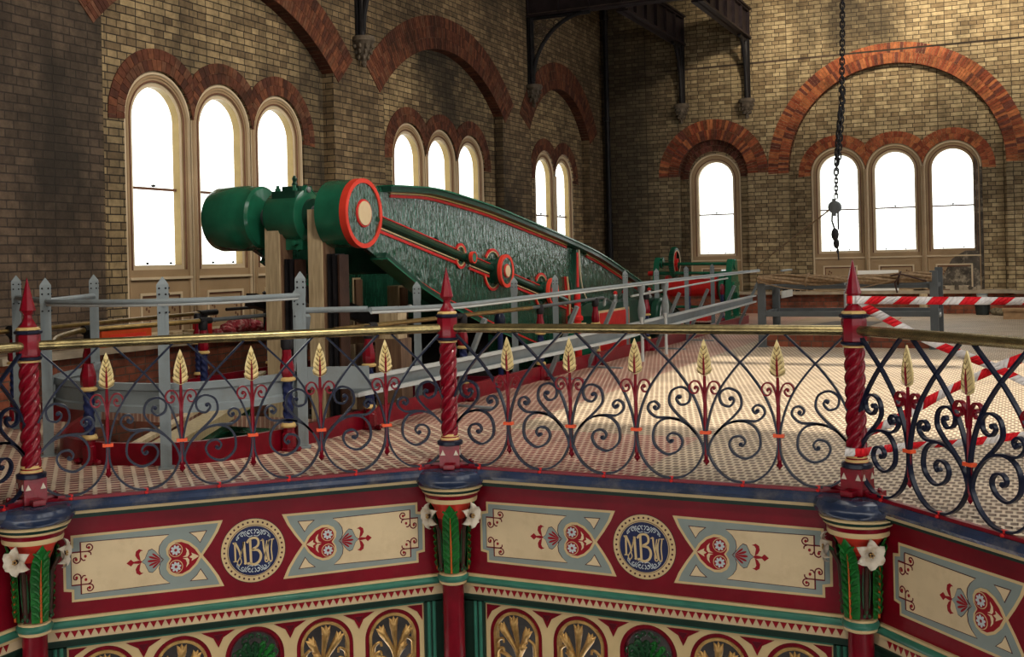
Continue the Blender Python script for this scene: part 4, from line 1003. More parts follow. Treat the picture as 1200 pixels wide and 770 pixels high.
# timber balk, green pipe and loose boards in the nose of the well
m=MB(); m.bar((-2.2,-.40,-.02),(-4.25,4.2,.06),.20,.09,'timber_green'); m.bar((-2.38,-.42,.03),(-4.45,4.0,.11),.07,.03,'timber'); o=put(m,'timber_balk',label='weathered timber balk lying across the near end of the well behind the red kerb',cat='timber beam')
m=MB(); m.tube([(-3.05,.85,-.34),(-3.18,1.1,-.30),(-4.1,3.2,-.20)],.10,'engine_green',12); m.box(-4.1,-3.1,2.4,3.6,-.6,-.3,'engine_green'); m.tube([(-3.05,.75,-.35),(-3.09,.85,-.34)],.13,'engine_dark',12); put(m,'green_pipe',label='sloping green iron pipe inside the well under the timber balk',cat='pipe')
for (x0,x1,y0,y1,z,c,l) in ((-3.1,-1.6,4.9,6.2,-.12,'maroon_dark','crimson staging plate inside the well behind the middle crimson post'),): 
    m=MB(); m.box(x0,x1,y0,y1,z-.1,z,c); m.box(x0,x1,y0,y0+.06,z,z+.14,c); m.box(x0+.1,x0+.2,y0+.2,y1,-1.6,z-.1,c); m.box(x1-.2,x1-.1,y0+.2,y1,-1.6,z-.1,c); put(m,'staging_plate',label=l,cat='platform')

# ------------------------------------------------------------------ the beam engine
TH=math.atan(.2)
BM=Matrix.Translation((-2.5,3.0,1.81))@Matrix.Rotation(R(90),4,'Z')@Matrix.Rotation(TH,4,'Y')
root=empty('engine_beam',(-2.5,3.0,1.81),0,'huge green cast-iron engine beam with red and gold lining, tilted down to the right','engine beam')
BL=Matrix.Rotation(R(90),4,'Z')@Matrix.Rotation(TH,4,'Y')
hs=[(0.12,.30),(.8,.455),(1.45,.58),(2.7,.705),(3.7,.765),(5.2,.84),(6.55,.88)]
hs=hs+[(13.1-a,b) for a,b in reversed(hs[:-1])]
top=cr_spline([Vector((a,b)) for a,b in hs],5)
def outline(ins, lo=0., hi=13.1):
    t=[(p.x,max(.02,p.y-ins)) for p in top if lo<=p.x<=hi]
    return t
def plate(y0,y1,name):
    m=MB(); m.M=BL
    t=outline(0); m.prism(t+[(a,-b) for a,b in reversed(t)],y0,y1,'beam_plate','xz'); put(m,name,root)
plate(-.0,.06,'near_plate'); plate(1.32,1.38,'far_plate')
def rim(yc,d,name,lines=True):
    m=MB(); m.M=BL
    for s in (1,-1):
        m.strip([Vector((a,s*(b-.02))) for a,b in outline(0,.36)],.06,d,'engine_dark',y=yc)
        m.strip([Vector((a,s*(b+.012))) for a,b in outline(0,.36)],.018,d+.04,'engine_green',y=yc)
    r=put(m,name,root)
    if lines:
        m=MB(); m.M=BL
        for s in (1,-1):
            for lo,hi in ((.42,5.75),(6.08,12.9)):
                m.strip([Vector((a,s*(b-.062))) for a,b in outline(0,lo,hi)],.016,.012,'gold_line',y=-.012)
                m.strip([Vector((a,s*(b-.092))) for a,b in outline(0,lo,hi)],.030,.012,'engine_red',y=-.008)
        put(m,'painted_lining',root)
    return r
rim(-.02,.16,'near_rim'); rim(1.35,.16,'far_rim',False)
# bottom web between the plates, dark ties
m=MB(); m.M=BL
for s in (1.6,4.2,8.9,11.5):
    m.tube([(s,.0,0),(s,1.4,0)],.10,'engine_dark',12)
m.box(.9,1.0,.06,1.32,-.42,.40,'engine_dark'); m.box(3.0,3.1,.06,1.32,-.6,.6,'engine_dark')
put(m,'cross_ties',root)
# gudgeon discs
m=MB(); m.M=BL; m.lathe([(.02,.0),(.30,.0),(.31,.02),(.335,.02),(.335,.34),(.30,.36),(.05,.37)],'engine_green',48,c=(0,-.03,0),axis='y'); d=put(m,'gudgeon_drum',root)
m=MB(); m.M=BL
def ring(m,c,r0,r1,y0,y1,mat,n=40):
    m.lathe([(r0,y1),(r0,y0),(r1,y0),(r1,y1)],mat,n,c=(c[0],0,c[1]),axis='y',caps=False)
m.M=BL@Matrix.Translation((0,-.01,0)); ring(m,(0,0),.298,.342,-.045,.03,'bright_red',48)
m.lathe([(.0,-.034),(.298,-.034),(.298,.0)],'beam_plate',40,c=(0,0,0),axis='y'); m.lathe([(.0,-.048),(.135,-.046),(.14,-.034)],'engine_red',32,c=(0,0,0),axis='y'); m.lathe([(.0,-.056),(.118,-.054),(.12,-.045)],'cream',32,c=(0,0,0),axis='y')
put(m,'painted_disc',d)
m=MB(); m.M=BL; m.lathe([(.0,.30),(.10,.30),(.10,1.7)],'steel_dark',20,c=(0,0,0),axis='y')
m.lathe([(.10,.56),(.22,.57),(.265,.60),(.265,.95),(.24,.99),(.12,1.0)],'engine_green',36,c=(0,0,0),axis='y')
m.lathe([(.12,.52),(.17,.53),(.17,.58)],'engine_dark',30,c=(0,0,0),axis='y')
m.M=Matrix.Rotation(R(90),4,'Z')
m.box(-.13,.13,.60,.94,-.34,-.16,'engine_green'); m.box(-.20,.16,.62,.90,.16,.245,'engine_dark'); m.box(-.08,.08,.66,.86,.24,.30,'engine_dark')
for a,b in ((-.15,.66),(-.15,.86),(.12,.66),(.12,.86)): m.lathe([(.028,-.01),(.03,.03),(.018,.032),(.018,.06)],'engine_green',6,c=(a,b,.245))
m.lathe([(.02,0),(.035,.02),(.02,.05),(.03,.08),(.012,.11)],'engine_dark',10,c=(0,.76,.30))
m.bar((-.16,.61,.10),(-.02,.61,.29),.05,.05,'engine_green',up=(0,1,0)); m.lathe([(.0,-.03),(.03,-.028),(.03,.02)],'steel_bright',12,c=(-.02,.60,.26),axis='y')
for a in (.66,.88): 
    m.lathe([(.0,-.19),(.028,-.185),(.028,-.12),(.045,-.12),(.045,-.09)],'engine_green',12,c=(a,0,0) if False else (0,a,-.27),axis='x')
    m.lathe([(.0,.19),(.028,.185),(.028,.12),(.045,.12),(.045,.09)],'engine_green',12,c=(0,a,-.27),axis='x')
m.bar((.14,.70,-.16),(.14,.84,-.34),.03,.05,'engine_green')
put(m,'crosshead_bearing',root)
m=MB(); m.M=BL; m.lathe([(.14,1.12),(.30,1.13),(.322,1.16),(.322,1.30),(.335,1.32),(.335,1.65),(.318,1.70),(.27,1.73),(.02,1.74)],'engine_green',48,c=(0,0,0),axis='y'); put(m,'gudgeon_drum',root)
# centre strap with its bosses
m=MB(); m.M=BL
m.tube([(.25,-.012,0),(6.1,-.012,0)],.043,'engine_dark',10)
for o,w,mt in ((.062,.012,'engine_red'),(-.062,.014,'cream_line'),(-.098,.030,'engine_red')):
    for a,b in ((.30,2.16),(2.44,3.0),(3.52,4.58),(5.02,6.1)):
        m.strip([Vector((a,o)),Vector((b,o))],w,.012,mt,y=-.006)
for c,r in ((2.3,.10),(3.18,.21),(4.74,.19)):
    for rr,w,mt in ((r+.035,.028,'engine_red'),(r+.012,.010,'cream_line')):
        for s in (1,-1):
            m.strip([Vector((c-.10+a,b)) for a,b in arc(0,0,rr,s*28,s*152,14)],w,.016,mt,y=-.010)
put(m,'centre_strap',root)
for c,r,dpt in ((2.3,.066,.13),(3.18,.195,.15),(4.74,.175,.14)):
    m=MB(); m.M=BL; m.lathe([(r*.75,0),(r*.8,-dpt*.6),(r,-dpt*.6),(r,-dpt)],'engine_dark',32,c=(c,0,0),axis='y')
    ring(m,(c,0),r*.84,r*1.05,-dpt-.012,-dpt+.03,'bright_red',32)
    m.lathe([(.0,-dpt-.006),(r*.86,-dpt-.006)],'beam_plate',32,c=(c,0,0),axis='y',caps=False)
    if r>.1:
        m.lathe([(.0,-dpt-.02),(r*.42,-dpt-.02),(r*.46,-dpt)],'engine_red',24,c=(c,0,0),axis='y'); m.lathe([(.0,-dpt-.026),(r*.36,-dpt-.026),(r*.37,-dpt-.015)],'cream',24,c=(c,0,0),axis='y')
    else: m.lathe([(r*.35,-dpt-.01),(r*.7,-dpt-.012),(r*.7,-dpt+.02)],'moulding_green',20,c=(c,0,0),axis='y')
    put(m,'boss',root)
# flared rib over the trunnion
m=MB(); m.M=BL@Matrix.Translation((5.93,0,0))@Matrix.Rotation(-TH,4,'Y')
o=[(-.045,.80),(.045,.80),(.06,.55),(.10,.36),(.18,.20),(.34,.04),(-.34,.04),(-.18,.20),(-.10,.36),(-.06,.55)]
m.prism(o,-.06,-.0,'engine_dark','xz'); m.prism([(-.040,.76),(.0,.76),(.005,.50),(.01,.26),(-.06,.26)],-.072,-.05,'engine_red','xz')
m.strip(cr_spline([Vector(p) for p in [(.048,.80),(.063,.55),(.104,.36),(.184,.20),(.34,.045)]],4),.016,.03,'frame_cream',y=-.06)
put(m,'flared_rib',root)
m=MB(); m.M=BL@Matrix.Translation((5.62,0,0))@Matrix.Rotation(-TH,4,'Y')
m.prism([(-.10,.36),(-.03,.24),(.03,-.02),(.03,-.45),(-.03,-.45),(-.03,-.02)],-.05,-.0,'engine_red','xz'); m.strip([Vector((-.10,.36)),Vector((-.032,-.02)),Vector((-.032,-.45))],.012,.02,'cream_line',y=-.052)
m.prism([(.05,.30),(.5,-.06),(.34,-.10),(.1,.02)],-.04,0,'engine_dark','xz')
put(m,'link_plate',root)
# pedestal that carries the trunnion
g=empty('trunnion_pedestal',(-2.05,10.2,-1.6),0,'dark green bearing pedestal with red panel in front of the beam centre','bearing pedestal')
G=Matrix.Translation(-g.location)
m=MB(); m.M=G; m.box(-2.38,-2.02,8.2,12.1,-1.6,.52,'engine_dark'); m.prism([(8.2,.52),(12.1,.52),(11.9,.66),(9.0,.66),(8.6,.60)],-2.38,-2.02,'engine_dark','yz'); m.box(-2.34,-2.0,8.1,8.3,-1.6,.40,'engine_green'); m.box(-2.4,-1.98,8.1,12.2,-.3,-.18,'engine_green'); put(m,'body',g)
m=MB(); m.M=G; m.box(-2.025,-2.0,8.42,9.80,-.08,.575,'cream_line'); m.box(-2.02,-1.99,8.47,9.75,-.05,.545,'engine_red'); put(m,'red_panel',g)
for y in (9.6,10.0,10.9,11.3):
    m=MB(); m.M=G; m.lathe([(.05,0),(.05,.03),(.03,.035),(.03,.08),(.038,.085),(.034,.11)],'steel_bright',8,c=(-2.15,y,.66)); m.lathe([(.030,.10),(.034,.14),(.01,.16)],'engine_red',8,c=(-2.15,y,.66)); put(m,'cap_bolt',g)
m=MB(); m.M=G; m.tube(cr_spline([Vector(p) for p in [(-2.15,9.4,.66),(-2.1,9.0,.72),(-2.05,8.8,.60)]],4),.02,'steel_bright',6); put(m,'oil_pipe',g)
m=MB(); m.M=G; m.lathe([(.10,0),(.26,.02),(.30,.06),(.30,.14),(.26,.16),(.26,.19),(.17,.20),(.15,.17),(.0,.17)],'engine_dark',32,c=(-2.02,11.05,.36),axis='x'); m.lathe([(.17,.19),(.24,.205),(.25,.19)],'steel_bright',32,c=(-2.02,11.05,.36),axis='x'); m.lathe([(.0,.18),(.11,.20),(.12,.17)],'steel_bright',32,c=(-2.02,11.05,.36),axis='x'); put(m,'trunnion_boss',g)
# red stanchions and blue spindle standing between pedestal and rail
m=MB(); 
m.lathe([(.07,0),(.07,.05),(.045,.08),(.045,.52),(.07,.54),(.07,.58),(.045,.60),(.04,.88)],'engine_red',16,c=(-1.75,6.95,0)); m.box(-1.83,-1.67,6.86,7.04,.46,.50,'cream_line'); put(m,'red_stanchion',label='bright red stanchion standing between the green pedestal and the grey rail',cat='stanchion')
m=MB(); m.tube([(-1.8,4.7,-.4),(-1.8,4.7,.78)],.03,'navy_flat',10); m.lathe([(.05,.6),(.06,.62),(.06,.70),(.04,.74)],'navy',12,c=(-1.8,4.7,0)); put(m,'blue_spindle',label='slim navy spindle behind the brass well rail, below the big red-rimmed boss',cat='spindle')

# ------------------------------------------------------------------ timber props holding the beam up
def prop(x,y,z0,z1,w,d,label,steel=True):
    g=empty('timber_prop',(x,y,z0),0,label,'timber prop','timber props under the beam')
    m=MB(); m.box(-w/2,w/2,-d/2,d/2,0,z1-z0,'timber'); m.box(w/2-.004,w/2+.025,-d/2+.03,d/2,0,z1-z0-.02,'timber_dark'); put(m,'timber_post',g)  # dark strip paints the shade on the timber's right side
    if steel:
        m=MB(); 
        for a,b in ((.045,.07),(.105,.14)): m.box(w/2+a,w/2+b,-d/2+.03,d/2,0,z1-z0-.44,'black_iron')
        m.box(w/2+.165,w/2+.185,-d/2+.03,d/2,0,z1-z0-.45,'stem_brown'); put(m,'steel_channel',g)
prop(-3.40,2.88,-1.6,1.82,.165,.2,'tall timber prop left of the two carrying the drum end of the beam')
prop(-2.89,2.88,-1.6,1.86,.155,.2,'tall timber prop right of the two, just left of the red-rimmed drum')
prop(-3.88,5.0,-1.6,1.15,.15,.18,'short timber prop in the shade under the beam, left of two',False)
prop(-3.26,5.0,-1.6,1.05,.15,.18,'short timber prop under the beam just left of the middle crimson post',False)
m=MB()
for y in (3.9,4.4,5.6,6.4,7.4): m.bar((-4.3,y,-.4),(-2.7,y,-.4),.12,.12,'black_iron')
m.bar((-4.3,3.6,.95),(-4.2,7.5,.0),.14,.14,'black_iron'); m.bar((-3.55,3.4,1.05),(-3.5,7.8,-.1),.10,.16,'black_iron'); m.bar((-4.4,4.2,.40),(-2.8,4.3,.55),.10,.14,'timber_dark'); m.box(-4.3,-2.8,6.2,6.5,-1.6,.75,'well_dark')
put(m,'shoring_frame',label='dark iron and timber shoring in the shade beneath the beam',cat='shoring')
m=MB(); m.tube([(-2.55,3.4,.86),(-2.2,3.42,.84)],.014,'steel_dark',8); m.box(-2.56,-2.34,3.42,3.60,.55,.82,'timber'); m.ell((-2.2,3.42,.86),(.04,.04,.04),'steel_bright',8,6); m.box(-2.60,-2.30,3.4,3.62,-1.6,.55,'timber_dark')
put(m,'timber_bench_post',label='stub timber post topped with a small steel clamp under the beam drum',cat='timber post')

# ------------------------------------------------------------------ red-drummed winch by the back wall
g=empty('hand_winch',(-2.7,16.6,0),0,'green hand winch with red drum and spoked gear wheel, below the single arched window','winch')
G=Matrix.Translation(-g.location)
def wframe(x,z):
    m=MB(); m.M=G
    o=[(16.15,0),(16.30,0),(16.42,.55),(16.78,.55),(16.90,0),(17.05,0),(17.05,.1),(16.88,.9),(16.84,z-.12),(16.72,z),(16.50,z),(16.38,z-.12),(16.30,.9)]
    m.prism(o,x-.06,x+.06,'engine_green','yz'); m.box(x-.16,x+.16,16.1,17.1,0,.08,'engine_green'); m.lathe([(.0,-.09),(.11,-.085),(.11,.09),(.0,.095)],'engine_green',16,c=(x,16.6,z-.12),axis='x'); m.box(x+.02,x+.10,16.36,16.84,z-.55,z-.47,'engine_green')
    put(m,'side_frame',g)
wframe(-3.55,1.30); wframe(-2.02,1.24)
m=MB(); m.M=G; n=40
m.lathe([(.24,-.05),(.30,-.05),(.30,.05),(.24,.05),(.24,-.05)],'engine_dark',n,c=(-3.22,16.6,1.19),axis='x',caps=False)
for k in range(n): 
    a=2*pi*k/n; c=Vector((-3.22,16.6+.315*cos(a),1.19+.315*sin(a))); m.ell(c,(.05,.014,.014),'engine_green',6,4)
m.lathe([(.235,-.052),(.255,-.056),(.255,.056),(.235,.052)],'frame_cream',n,c=(-3.22,16.6,1.19),axis='x',caps=False)
for k in range(6):
    a=R(60*k+15); m.bar((-3.22,16.6,1.19),(-3.22,16.6+.24*cos(a),1.19+.24*sin(a)),.04,.05,'engine_red',up=(1,0,0))
m.lathe([(.0,-.07),(.07,-.07),(.07,.07),(.0,.07)],'engine_red',16,c=(-3.22,16.6,1.19),axis='x'); put(m,'gear_wheel',g)
m=MB(); m.M=G; m.tube([(-3.5,16.6,1.16),(-2.0,16.6,1.14)],.035,'engine_green',10); m.tube([(-3.6,16.45,.97),(-2.0,16.45,.95)],.035,'engine_green',10); m.tube([(-3.75,16.45,.97),(-3.6,16.45,.97)],.05,'engine_red',10); m.tube([(-3.5,16.7,.25),(-2.0,16.7,.25)],.03,'engine_green',8); put(m,'shafts',g)
m=MB(); m.M=G; m.tube([(-3.35,16.6,.66),(-2.3,16.6,.66)],.19,'engine_red',24); m.lathe([(.0,-.03),(.26,-.03),(.26,.03),(.0,.03)],'engine_red',28,c=(-3.36,16.6,.66),axis='x'); m.lathe([(.0,-.03),(.26,-.03),(.26,.03),(.0,.03)],'engine_red',28,c=(-2.32,16.6,.66),axis='x'); m.lathe([(.0,-.05),(.36,-.05),(.36,.05),(.0,.05)],'engine_green',30,c=(-2.17,16.6,.66),axis='x'); put(m,'rope_drum',g)
m=MB(); m.M=G; m.box(-3.1,-2.4,16.0,16.5,0,.13,'engine_red'); put(m,'base_tray',g)
for k,(x,y) in enumerate(((-2.55,13.6),(-2.2,13.9),(-1.75,14.6),(-2.9,13.3))):
    gg=empty('far_twisted_post',(x,y,0),0,('short twisted red and blue post in front of the red winch drum, '+['second','third','rightmost','leftmost'][k]+' of four'),'post','short twisted posts in front of the winch')
    m=MB(); m.lathe([(.05,0),(.05,.10),(.035,.14)],'post_red',8)
    vs=[];fs=[];n=12;kk=20
    for i in range(kk+1):
        z=.14+.46*i/kk
        for j in range(n): a=2*pi*j/n; r=.022+.012*abs(cos(1.5*(a+i*.5))); vs.append((r*cos(a),r*sin(a),z))
    for i in range(kk):
        for j in range(n): fs.append((i*n+j,i*n+(j+1)%n,(i+1)*n+(j+1)%n,(i+1)*n+j))
    m.add(vs,fs,'navy_flat'); m.lathe([(.03,.30),(.05,.31),(.05,.33),(.03,.34)],'cream_line',12); m.lathe([(.04,.58),(.045,.60),(.045,.74),(.02,.78)],'post_red',8); put(m,'twisted_shaft',gg)

# ------------------------------------------------------------------ overhead girders, brackets, corbels
def girder(a,b,z0,z1,name,label,depth='y'):
    m=MB(); a=Vector(a); b=Vector(b); zc=(z0+z1)/2; L=(b-a).length; d=(b-a).normalized(); n=Vector((-d.y,d.x,0))
    m.bar(a+Vector((0,0,zc)),b+Vector((0,0,zc)),.03,z1-z0,'girder_iron'); 
    for z in (z0+.02,z1-.02): m.bar(a+Vector((0,0,z)),b+Vector((0,0,z)),.24,.04,'girder_iron')
    for s in (1,-1):
        for z in (z0+.05,z1-.06): m.bar(a+n*s*.05+Vector((0,0,z)),b+n*s*.05+Vector((0,0,z)),.06,.03,'girder_trim' if z<zc else 'girder_iron')
    k=int(L/.62)
    for i in range(k+1):
        p=a+d*(L*i/k)
        m.bar(p+Vector((0,0,z0+.03)),p+Vector((0,0,z1-.03)),.16,.025,'girder_iron',up=(d.x,d.y,0)); 
    put(m,name,label=label,cat='girder')
girder((-3.63,14.72,0),(-3.63,18.99,0),6.17,6.86,'iron_girder','dark riveted girder running to the back wall, left of two')
girder((-2.13,14.72,0),(-2.13,18.99,0),6.17,6.86,'iron_girder','dark riveted girder running to the back wall, right of two')
girder((XF+.02,14.6,0),(3.0,14.6,0),6.23,6.95,'cross_girder','long dark cross girder spanning from the left wall at the top of the view')
girder((XF+.02,8.05,0),(3.0,8.05,0),6.23,6.95,'cross_girder','nearer dark cross girder, above the bracket between the first two bays')
def corbel(m,x,y,z,nx,ny,w=.17):
    """carved conical corbel projecting along (nx,ny)"""
    c=(x+nx*.10,y+ny*.10,0)
    m.lathe([(.0,z-.46),(.03,z-.45),(.045,z-.40),(.03,z-.37),(.07,z-.30),(.10,z-.22),(.135,z-.14),(.15,z-.10),(.16,z-.09),(.18,z-.07),(.18,z-.03),(.165,z)],'stone',16,c=c)
    for r,zz,k in ((.145,z-.15,9),(.115,z-.23,8),(.08,z-.31,6)):
        for i in range(k): a=2*pi*i/k; m.ell((c[0]+r*cos(a),c[1]+r*sin(a),zz),(.026,.026,.036),'stone',6,4)
def bracket(x,y,zt,zb,nx,ny,reach,label,fili=False):
    g=empty('iron_wall_bracket',(x,y,zb),0,label,'bracket','iron wall brackets on carved corbels'); G=Matrix.Translation(-g.location)
    m=MB(); m.M=G; m.tube([(x+nx*.08,y+ny*.08,zb),(x+nx*.08,y+ny*.08,zt)],.055,'black_iron',10); m.bar((x+nx*.02,y+ny*.02,zb),(x+nx*.02,y+ny*.02,zt),.14,.04,'black_iron',up=(nx,ny,0)); put(m,'bracket_post',g)
    m=MB(); m.M=G; hh=(zt-zb)*.85 if not fili else (zt-zb)*.95
    pts=[(x+nx*(.10+reach*(1-cos(R(t)))),y+ny*(.10+reach*(1-cos(R(t)))),zt-hh+hh*sin(R(t))) for t in range(0,91,6)]
    m.tube(pts,.045,'black_iron',8); m.tube([(x+nx*.1,y+ny*.1,zt-.03),(x+nx*(.1+reach),y+ny*(.1+reach),zt-.03)],.04,'black_iron',6)
    if not fili:
        m.tube([(p[0]-nx*.0,p[1]-ny*.0,p[2]+.06) for p in pts],.03,'black_iron',6)
    put(m,'curved_brace',g)
    if fili:
        m=MB(); m.M=G
        for (a,b,r) in ((.26,.24,.13),(.26,.24,.07),(.48,.15,.09),(.17,.47,.08),(.62,.11,.05),(.13,.62,.05),(.36,.40,.05)):
            q=[(x+nx*(a+r*cos(R(t))),y+ny*(a+r*cos(R(t))),zt-b-.04+r*sin(R(t))) for t in range(0,360,24)]
            m.tube(q,.013,'girder_trim',5,closed=True)
        for t in range(0,180,30): m.tube([(x+nx*(.26+.13*cos(R(t))),y,zt-.28+.13*sin(R(t))),(x+nx*(.26-.13*cos(R(t))),y,zt-.28-.13*sin(R(t)))],.010,'girder_trim',4)
        put(m,'filigree_spandrel',g)
    m=MB(); m.M=G; corbel(m,x,y,zb,nx,ny); put(m,'carved_corbel',g)
bracket(-3.63,YF,6.17,4.82,0,-1,.62,'curved black bracket and corbel under the left of the two wall girders')
bracket(-2.13,YF,6.17,4.82,0,-1,.62,'curved black bracket and corbel under the right of the two wall girders')
bracket(XF,14.6,6.23,4.86,1,0,1.25,'black bracket with filigree spandrel on the left wall between second and third bays',True)
bracket(XF,8.05,6.23,4.72,1,0,1.25,'black bracket on the left wall between the first and second bays',True)
m=MB(); m.tube([(-5.42,18.85,-.02),(-5.42,18.85,2.1)],.075,'black_iron',12); m.tube([(-5.42,18.85,2.1),(-5.42,18.85,CEIL)],.062,'black_iron',12)
for z in (2.1,4.6,7.0): m.tube([(-5.42,18.85,z-.05),(-5.42,18.85,z+.05)],.088,'black_iron',12); m.bar((-5.42,18.85,z),(-5.42,18.99,z),.05,.03,'black_iron')
put(m,'drain_pipe',label='black iron pipe running down the corner of the two brick walls',cat='pipe')

# ------------------------------------------------------------------ steel trestle, hose bundle, kerb, floor clutter at right
g=empty('steel_trestle',(0,9.7,0),0,'dark grey steel trestle frame standing on the plate floor near the taped post','trestle'); G=Matrix.Translation(-g.location)
def legs(x,y,h=1.02,foot=True):
    m=MB(); m.M=G; m.box(x-.05,x+.05,y-.045,y+.045,0,h,'steel_dark'); m.box(x-.07,x+.07,y-.06,y+.06,0,.012,'steel_dark'); put(m,'leg',g)
legs(.0,9.7,.95);legs(2.28,9.7,1.05);legs(.0,10.75,.98);legs(2.28,10.75,1.08)
m=MB(); m.M=G
for y in (9.7,10.75): m.box(.05,2.23,y-.03,y+.03,.435,.505,'steel_dark'); m.box(.05,2.23,y-.02,y+.02,.82,.87,'steel_dark')
for x in (0,2.28): m.box(x-.03,x+.03,9.75,10.7,.44,.50,'steel_dark'); m.box(x-.03,x+.03,9.75,10.7,.82,.87,'steel_dark')
m.ell((2.34,9.76,.46),(.03,.03,.04),'steel_bright',8,4)
put(m,'cross_rails',g)
g=empty('hose_bundle',(0,9.7,.95),0,'long brown bundle of cables lashed along the top of the steel trestle','cable bundle'); G=Matrix.Translation(-g.location)
m=MB(); m.M=G
for k,(dy,dz,r) in enumerate(((-.045,.0,.026),(.0,.028,.028),(.045,.004,.026),(-.018,-.03,.024),(.026,-.026,.025),(-.06,.036,.016),(.05,.04,.016))):
    pts=[Vector((-.04+2.30*t/12,9.68+dy*cos(t*.5)-dz*sin(t*.5),.955+dz*cos(t*.5)+dy*sin(t*.5)+.006*sin(t*1.3+k))) for t in range(13)]
    m.tube(cr_spline(pts,3),r,'rope',7)
put(m,'cables',g)
m=MB(); m.M=G
for x in (.64,1.85): m.tube([Vector((x+.03*cos(R(t))*0+.02*sin(R(t)),9.68+.095*cos(R(t)),.955+.085*sin(R(t)))) for t in range(0,360,30)],.014,'stem_brown' if x>1 else 'rope',6,closed=True)
m.tube([(1.85,9.58,.96),(1.80,9.57,.90),(1.83,9.57,.76)],.012,'stem_brown',6)
m.tube(cr_spline([Vector(p) for p in [(1.75,9.56,.99),(1.88,9.55,1.01),(2.05,9.56,.96),(2.2,9.58,.91)]],5),.012,'stem_brown',6); put(m,'lashing',g)
m=MB(); m.tube(cr_spline([Vector(p) for p in [(.0,9.6,.93),(.35,9.58,.84),(.9,9.56,.79),(1.3,9.56,.82),(1.75,9.58,.92),(2.0,9.6,.97)]],6),.008,'rope',6); put(m,'slack_cord',label='thin cord sagging along the front of the trestle under the cable bundle',cat='cord')
m=MB(); m.tube([(1.0,10.75,.0),(1.0,10.75,.96)],.022,'rail_pale',8); m.box(.96,1.04,10.71,10.79,0,.02,'rail_pale'); put(m,'slim_upright',label='slim pale upright between the trestle legs behind the spire of the taped post',cat='upright')
m=MB(); m.box(.04,2.26,9.80,10.05,0,.16,'brick_red'); put(m,'brick_kerb',label='low red brick kerb on the floor directly under the steel trestle',cat='kerb')
m=MB(); m.box(-.6,1.2,13.2,17.0,0,.015,'boards'); put(m,'plain_board',label='smooth beige board laid on the floor between the trestle and the back wall',cat='floor board')
m=MB(); m.prism([(-.28,13.9),(.9,13.9),(1.0,15.6),(.15,15.7)],.016,.022,'mat_grey','xy'); put(m,'grey_mat',label='dark grey mat lying on the beige board beyond the trestle',cat='mat')
m=MB(); m.box(.19,1.01,18.66,18.68,.495,.925,'white_board'); put(m,'white_sign',label='blank white board standing on the stone ledge under the three back windows',cat='board')
m=MB(); m.tube([(1.50,18.55,0),(1.50,18.55,.42)],.085,'timber',14); m.lathe([(.0,.421),(.07,.42)],'frame_cream',14,c=(1.5,18.55,0)); put(m,'timber_stump',label='pale upright timber stump in front of the brick plinth behind the trestle leg',cat='stump')
g=empty('black_bucket',(2.62,18.3,0),0,'black bucket with a grey tin in it by the back wall plinth','bucket'); m=MB(); m.lathe([(.12,0),(.15,.24),(.155,.25),(.16,.27),(.145,.27),(.12,.03)],'bucket_black',20); put(m,'pail',g)
m=MB(); m.tube([(2.62,18.3,.03),(2.62,18.3,.40)],.10,'rail_pale',16); m.lathe([(.0,.40),(.105,.40),(.105,.425),(.0,.43)],'rail_grey',16,c=(2.62,18.3,0)); put(m,'paint_tin',label='dented silver-grey tin sitting in the black bucket',cat='tin')
m=MB()
for k in range(9):
    m.ell((3.02+random.uniform(-.2,.2),18.1+random.uniform(-.12,.12),.07+random.uniform(0,.03)),(.13,.12,.065),'cloth_camo',8,5,rot=Matrix.Rotation(random.uniform(-.4,.4),3,'X'))
put(m,'camouflage_sheet',label='crumpled camouflage sheet on the floor between the bucket and the cardboard box',cat='sheet')
m=MB(); m.box(3.02,3.6,16.7,17.2,0,.18,'cardboard'); m.box(3.0,3.62,16.68,17.22,.15,.19,'cardboard'); put(m,'cardboard_box',label='flat cardboard box on the floor at the right edge beyond the tape',cat='box')
m=MB(); m.box(3.45,3.62,15.6,15.75,.0,.14,'bucket_black'); m.tube([(3.45,15.62,.14),(3.6,15.62,.16)],.015,'bucket_black',6); put(m,'black_case',label='small black case at the right edge in front of the cardboard box',cat='case')
# rubble and offcuts on the ledge under the scorched window
for k in range(12):
    x=1.62+k*.085; z=.49
    m=MB(); w,h=random.uniform(.03,.055),random.uniform(.025,.06)
    vs=[(x+sx*w*random.uniform(.7,1),18.78+sy*.05*random.uniform(.6,1),z+(h*2*random.uniform(.7,1) if sz else 0)) for sx in (-1,1) for sy in (-1,1) for sz in (0,1)]
    m.add(vs,[(0,1,3,2),(4,6,7,5),(0,4,5,1),(2,3,7,6),(0,2,6,4),(1,5,7,3)],'stone_ledge' if k%3 else 'stone')
    put(m,'stone_fragment',label='broken stone fragment on the ledge below the scorched window',cat='stone',group='stone fragments on the ledge')
for k,(x,l) in enumerate(((1.05,.5),(1.30,.7))):
    m=MB(); m.box(x,x+l,18.64,18.69,.49,.515,'timber_dark' if k else 'timber'); put(m,'wood_strip',label=['pale wood strip on the ledge behind the trestle leg','dark wood strip on the ledge reaching toward the scorched window'][k],cat='wood strip')
for k in range(5):
    m=MB(); x=-1.35+k*.13; m.lathe([(.0,0),(.055,.0),(.06,.05),(.04,.10+.03*(k%2)),(.0,.11+.03*(k%2))],'black_iron',10,c=(x,18.78,.49)); put(m,'iron_fitting',label='small dark iron fitting on the ledge left of the three back windows',cat='iron fitting',group='dark iron fittings on the ledge')

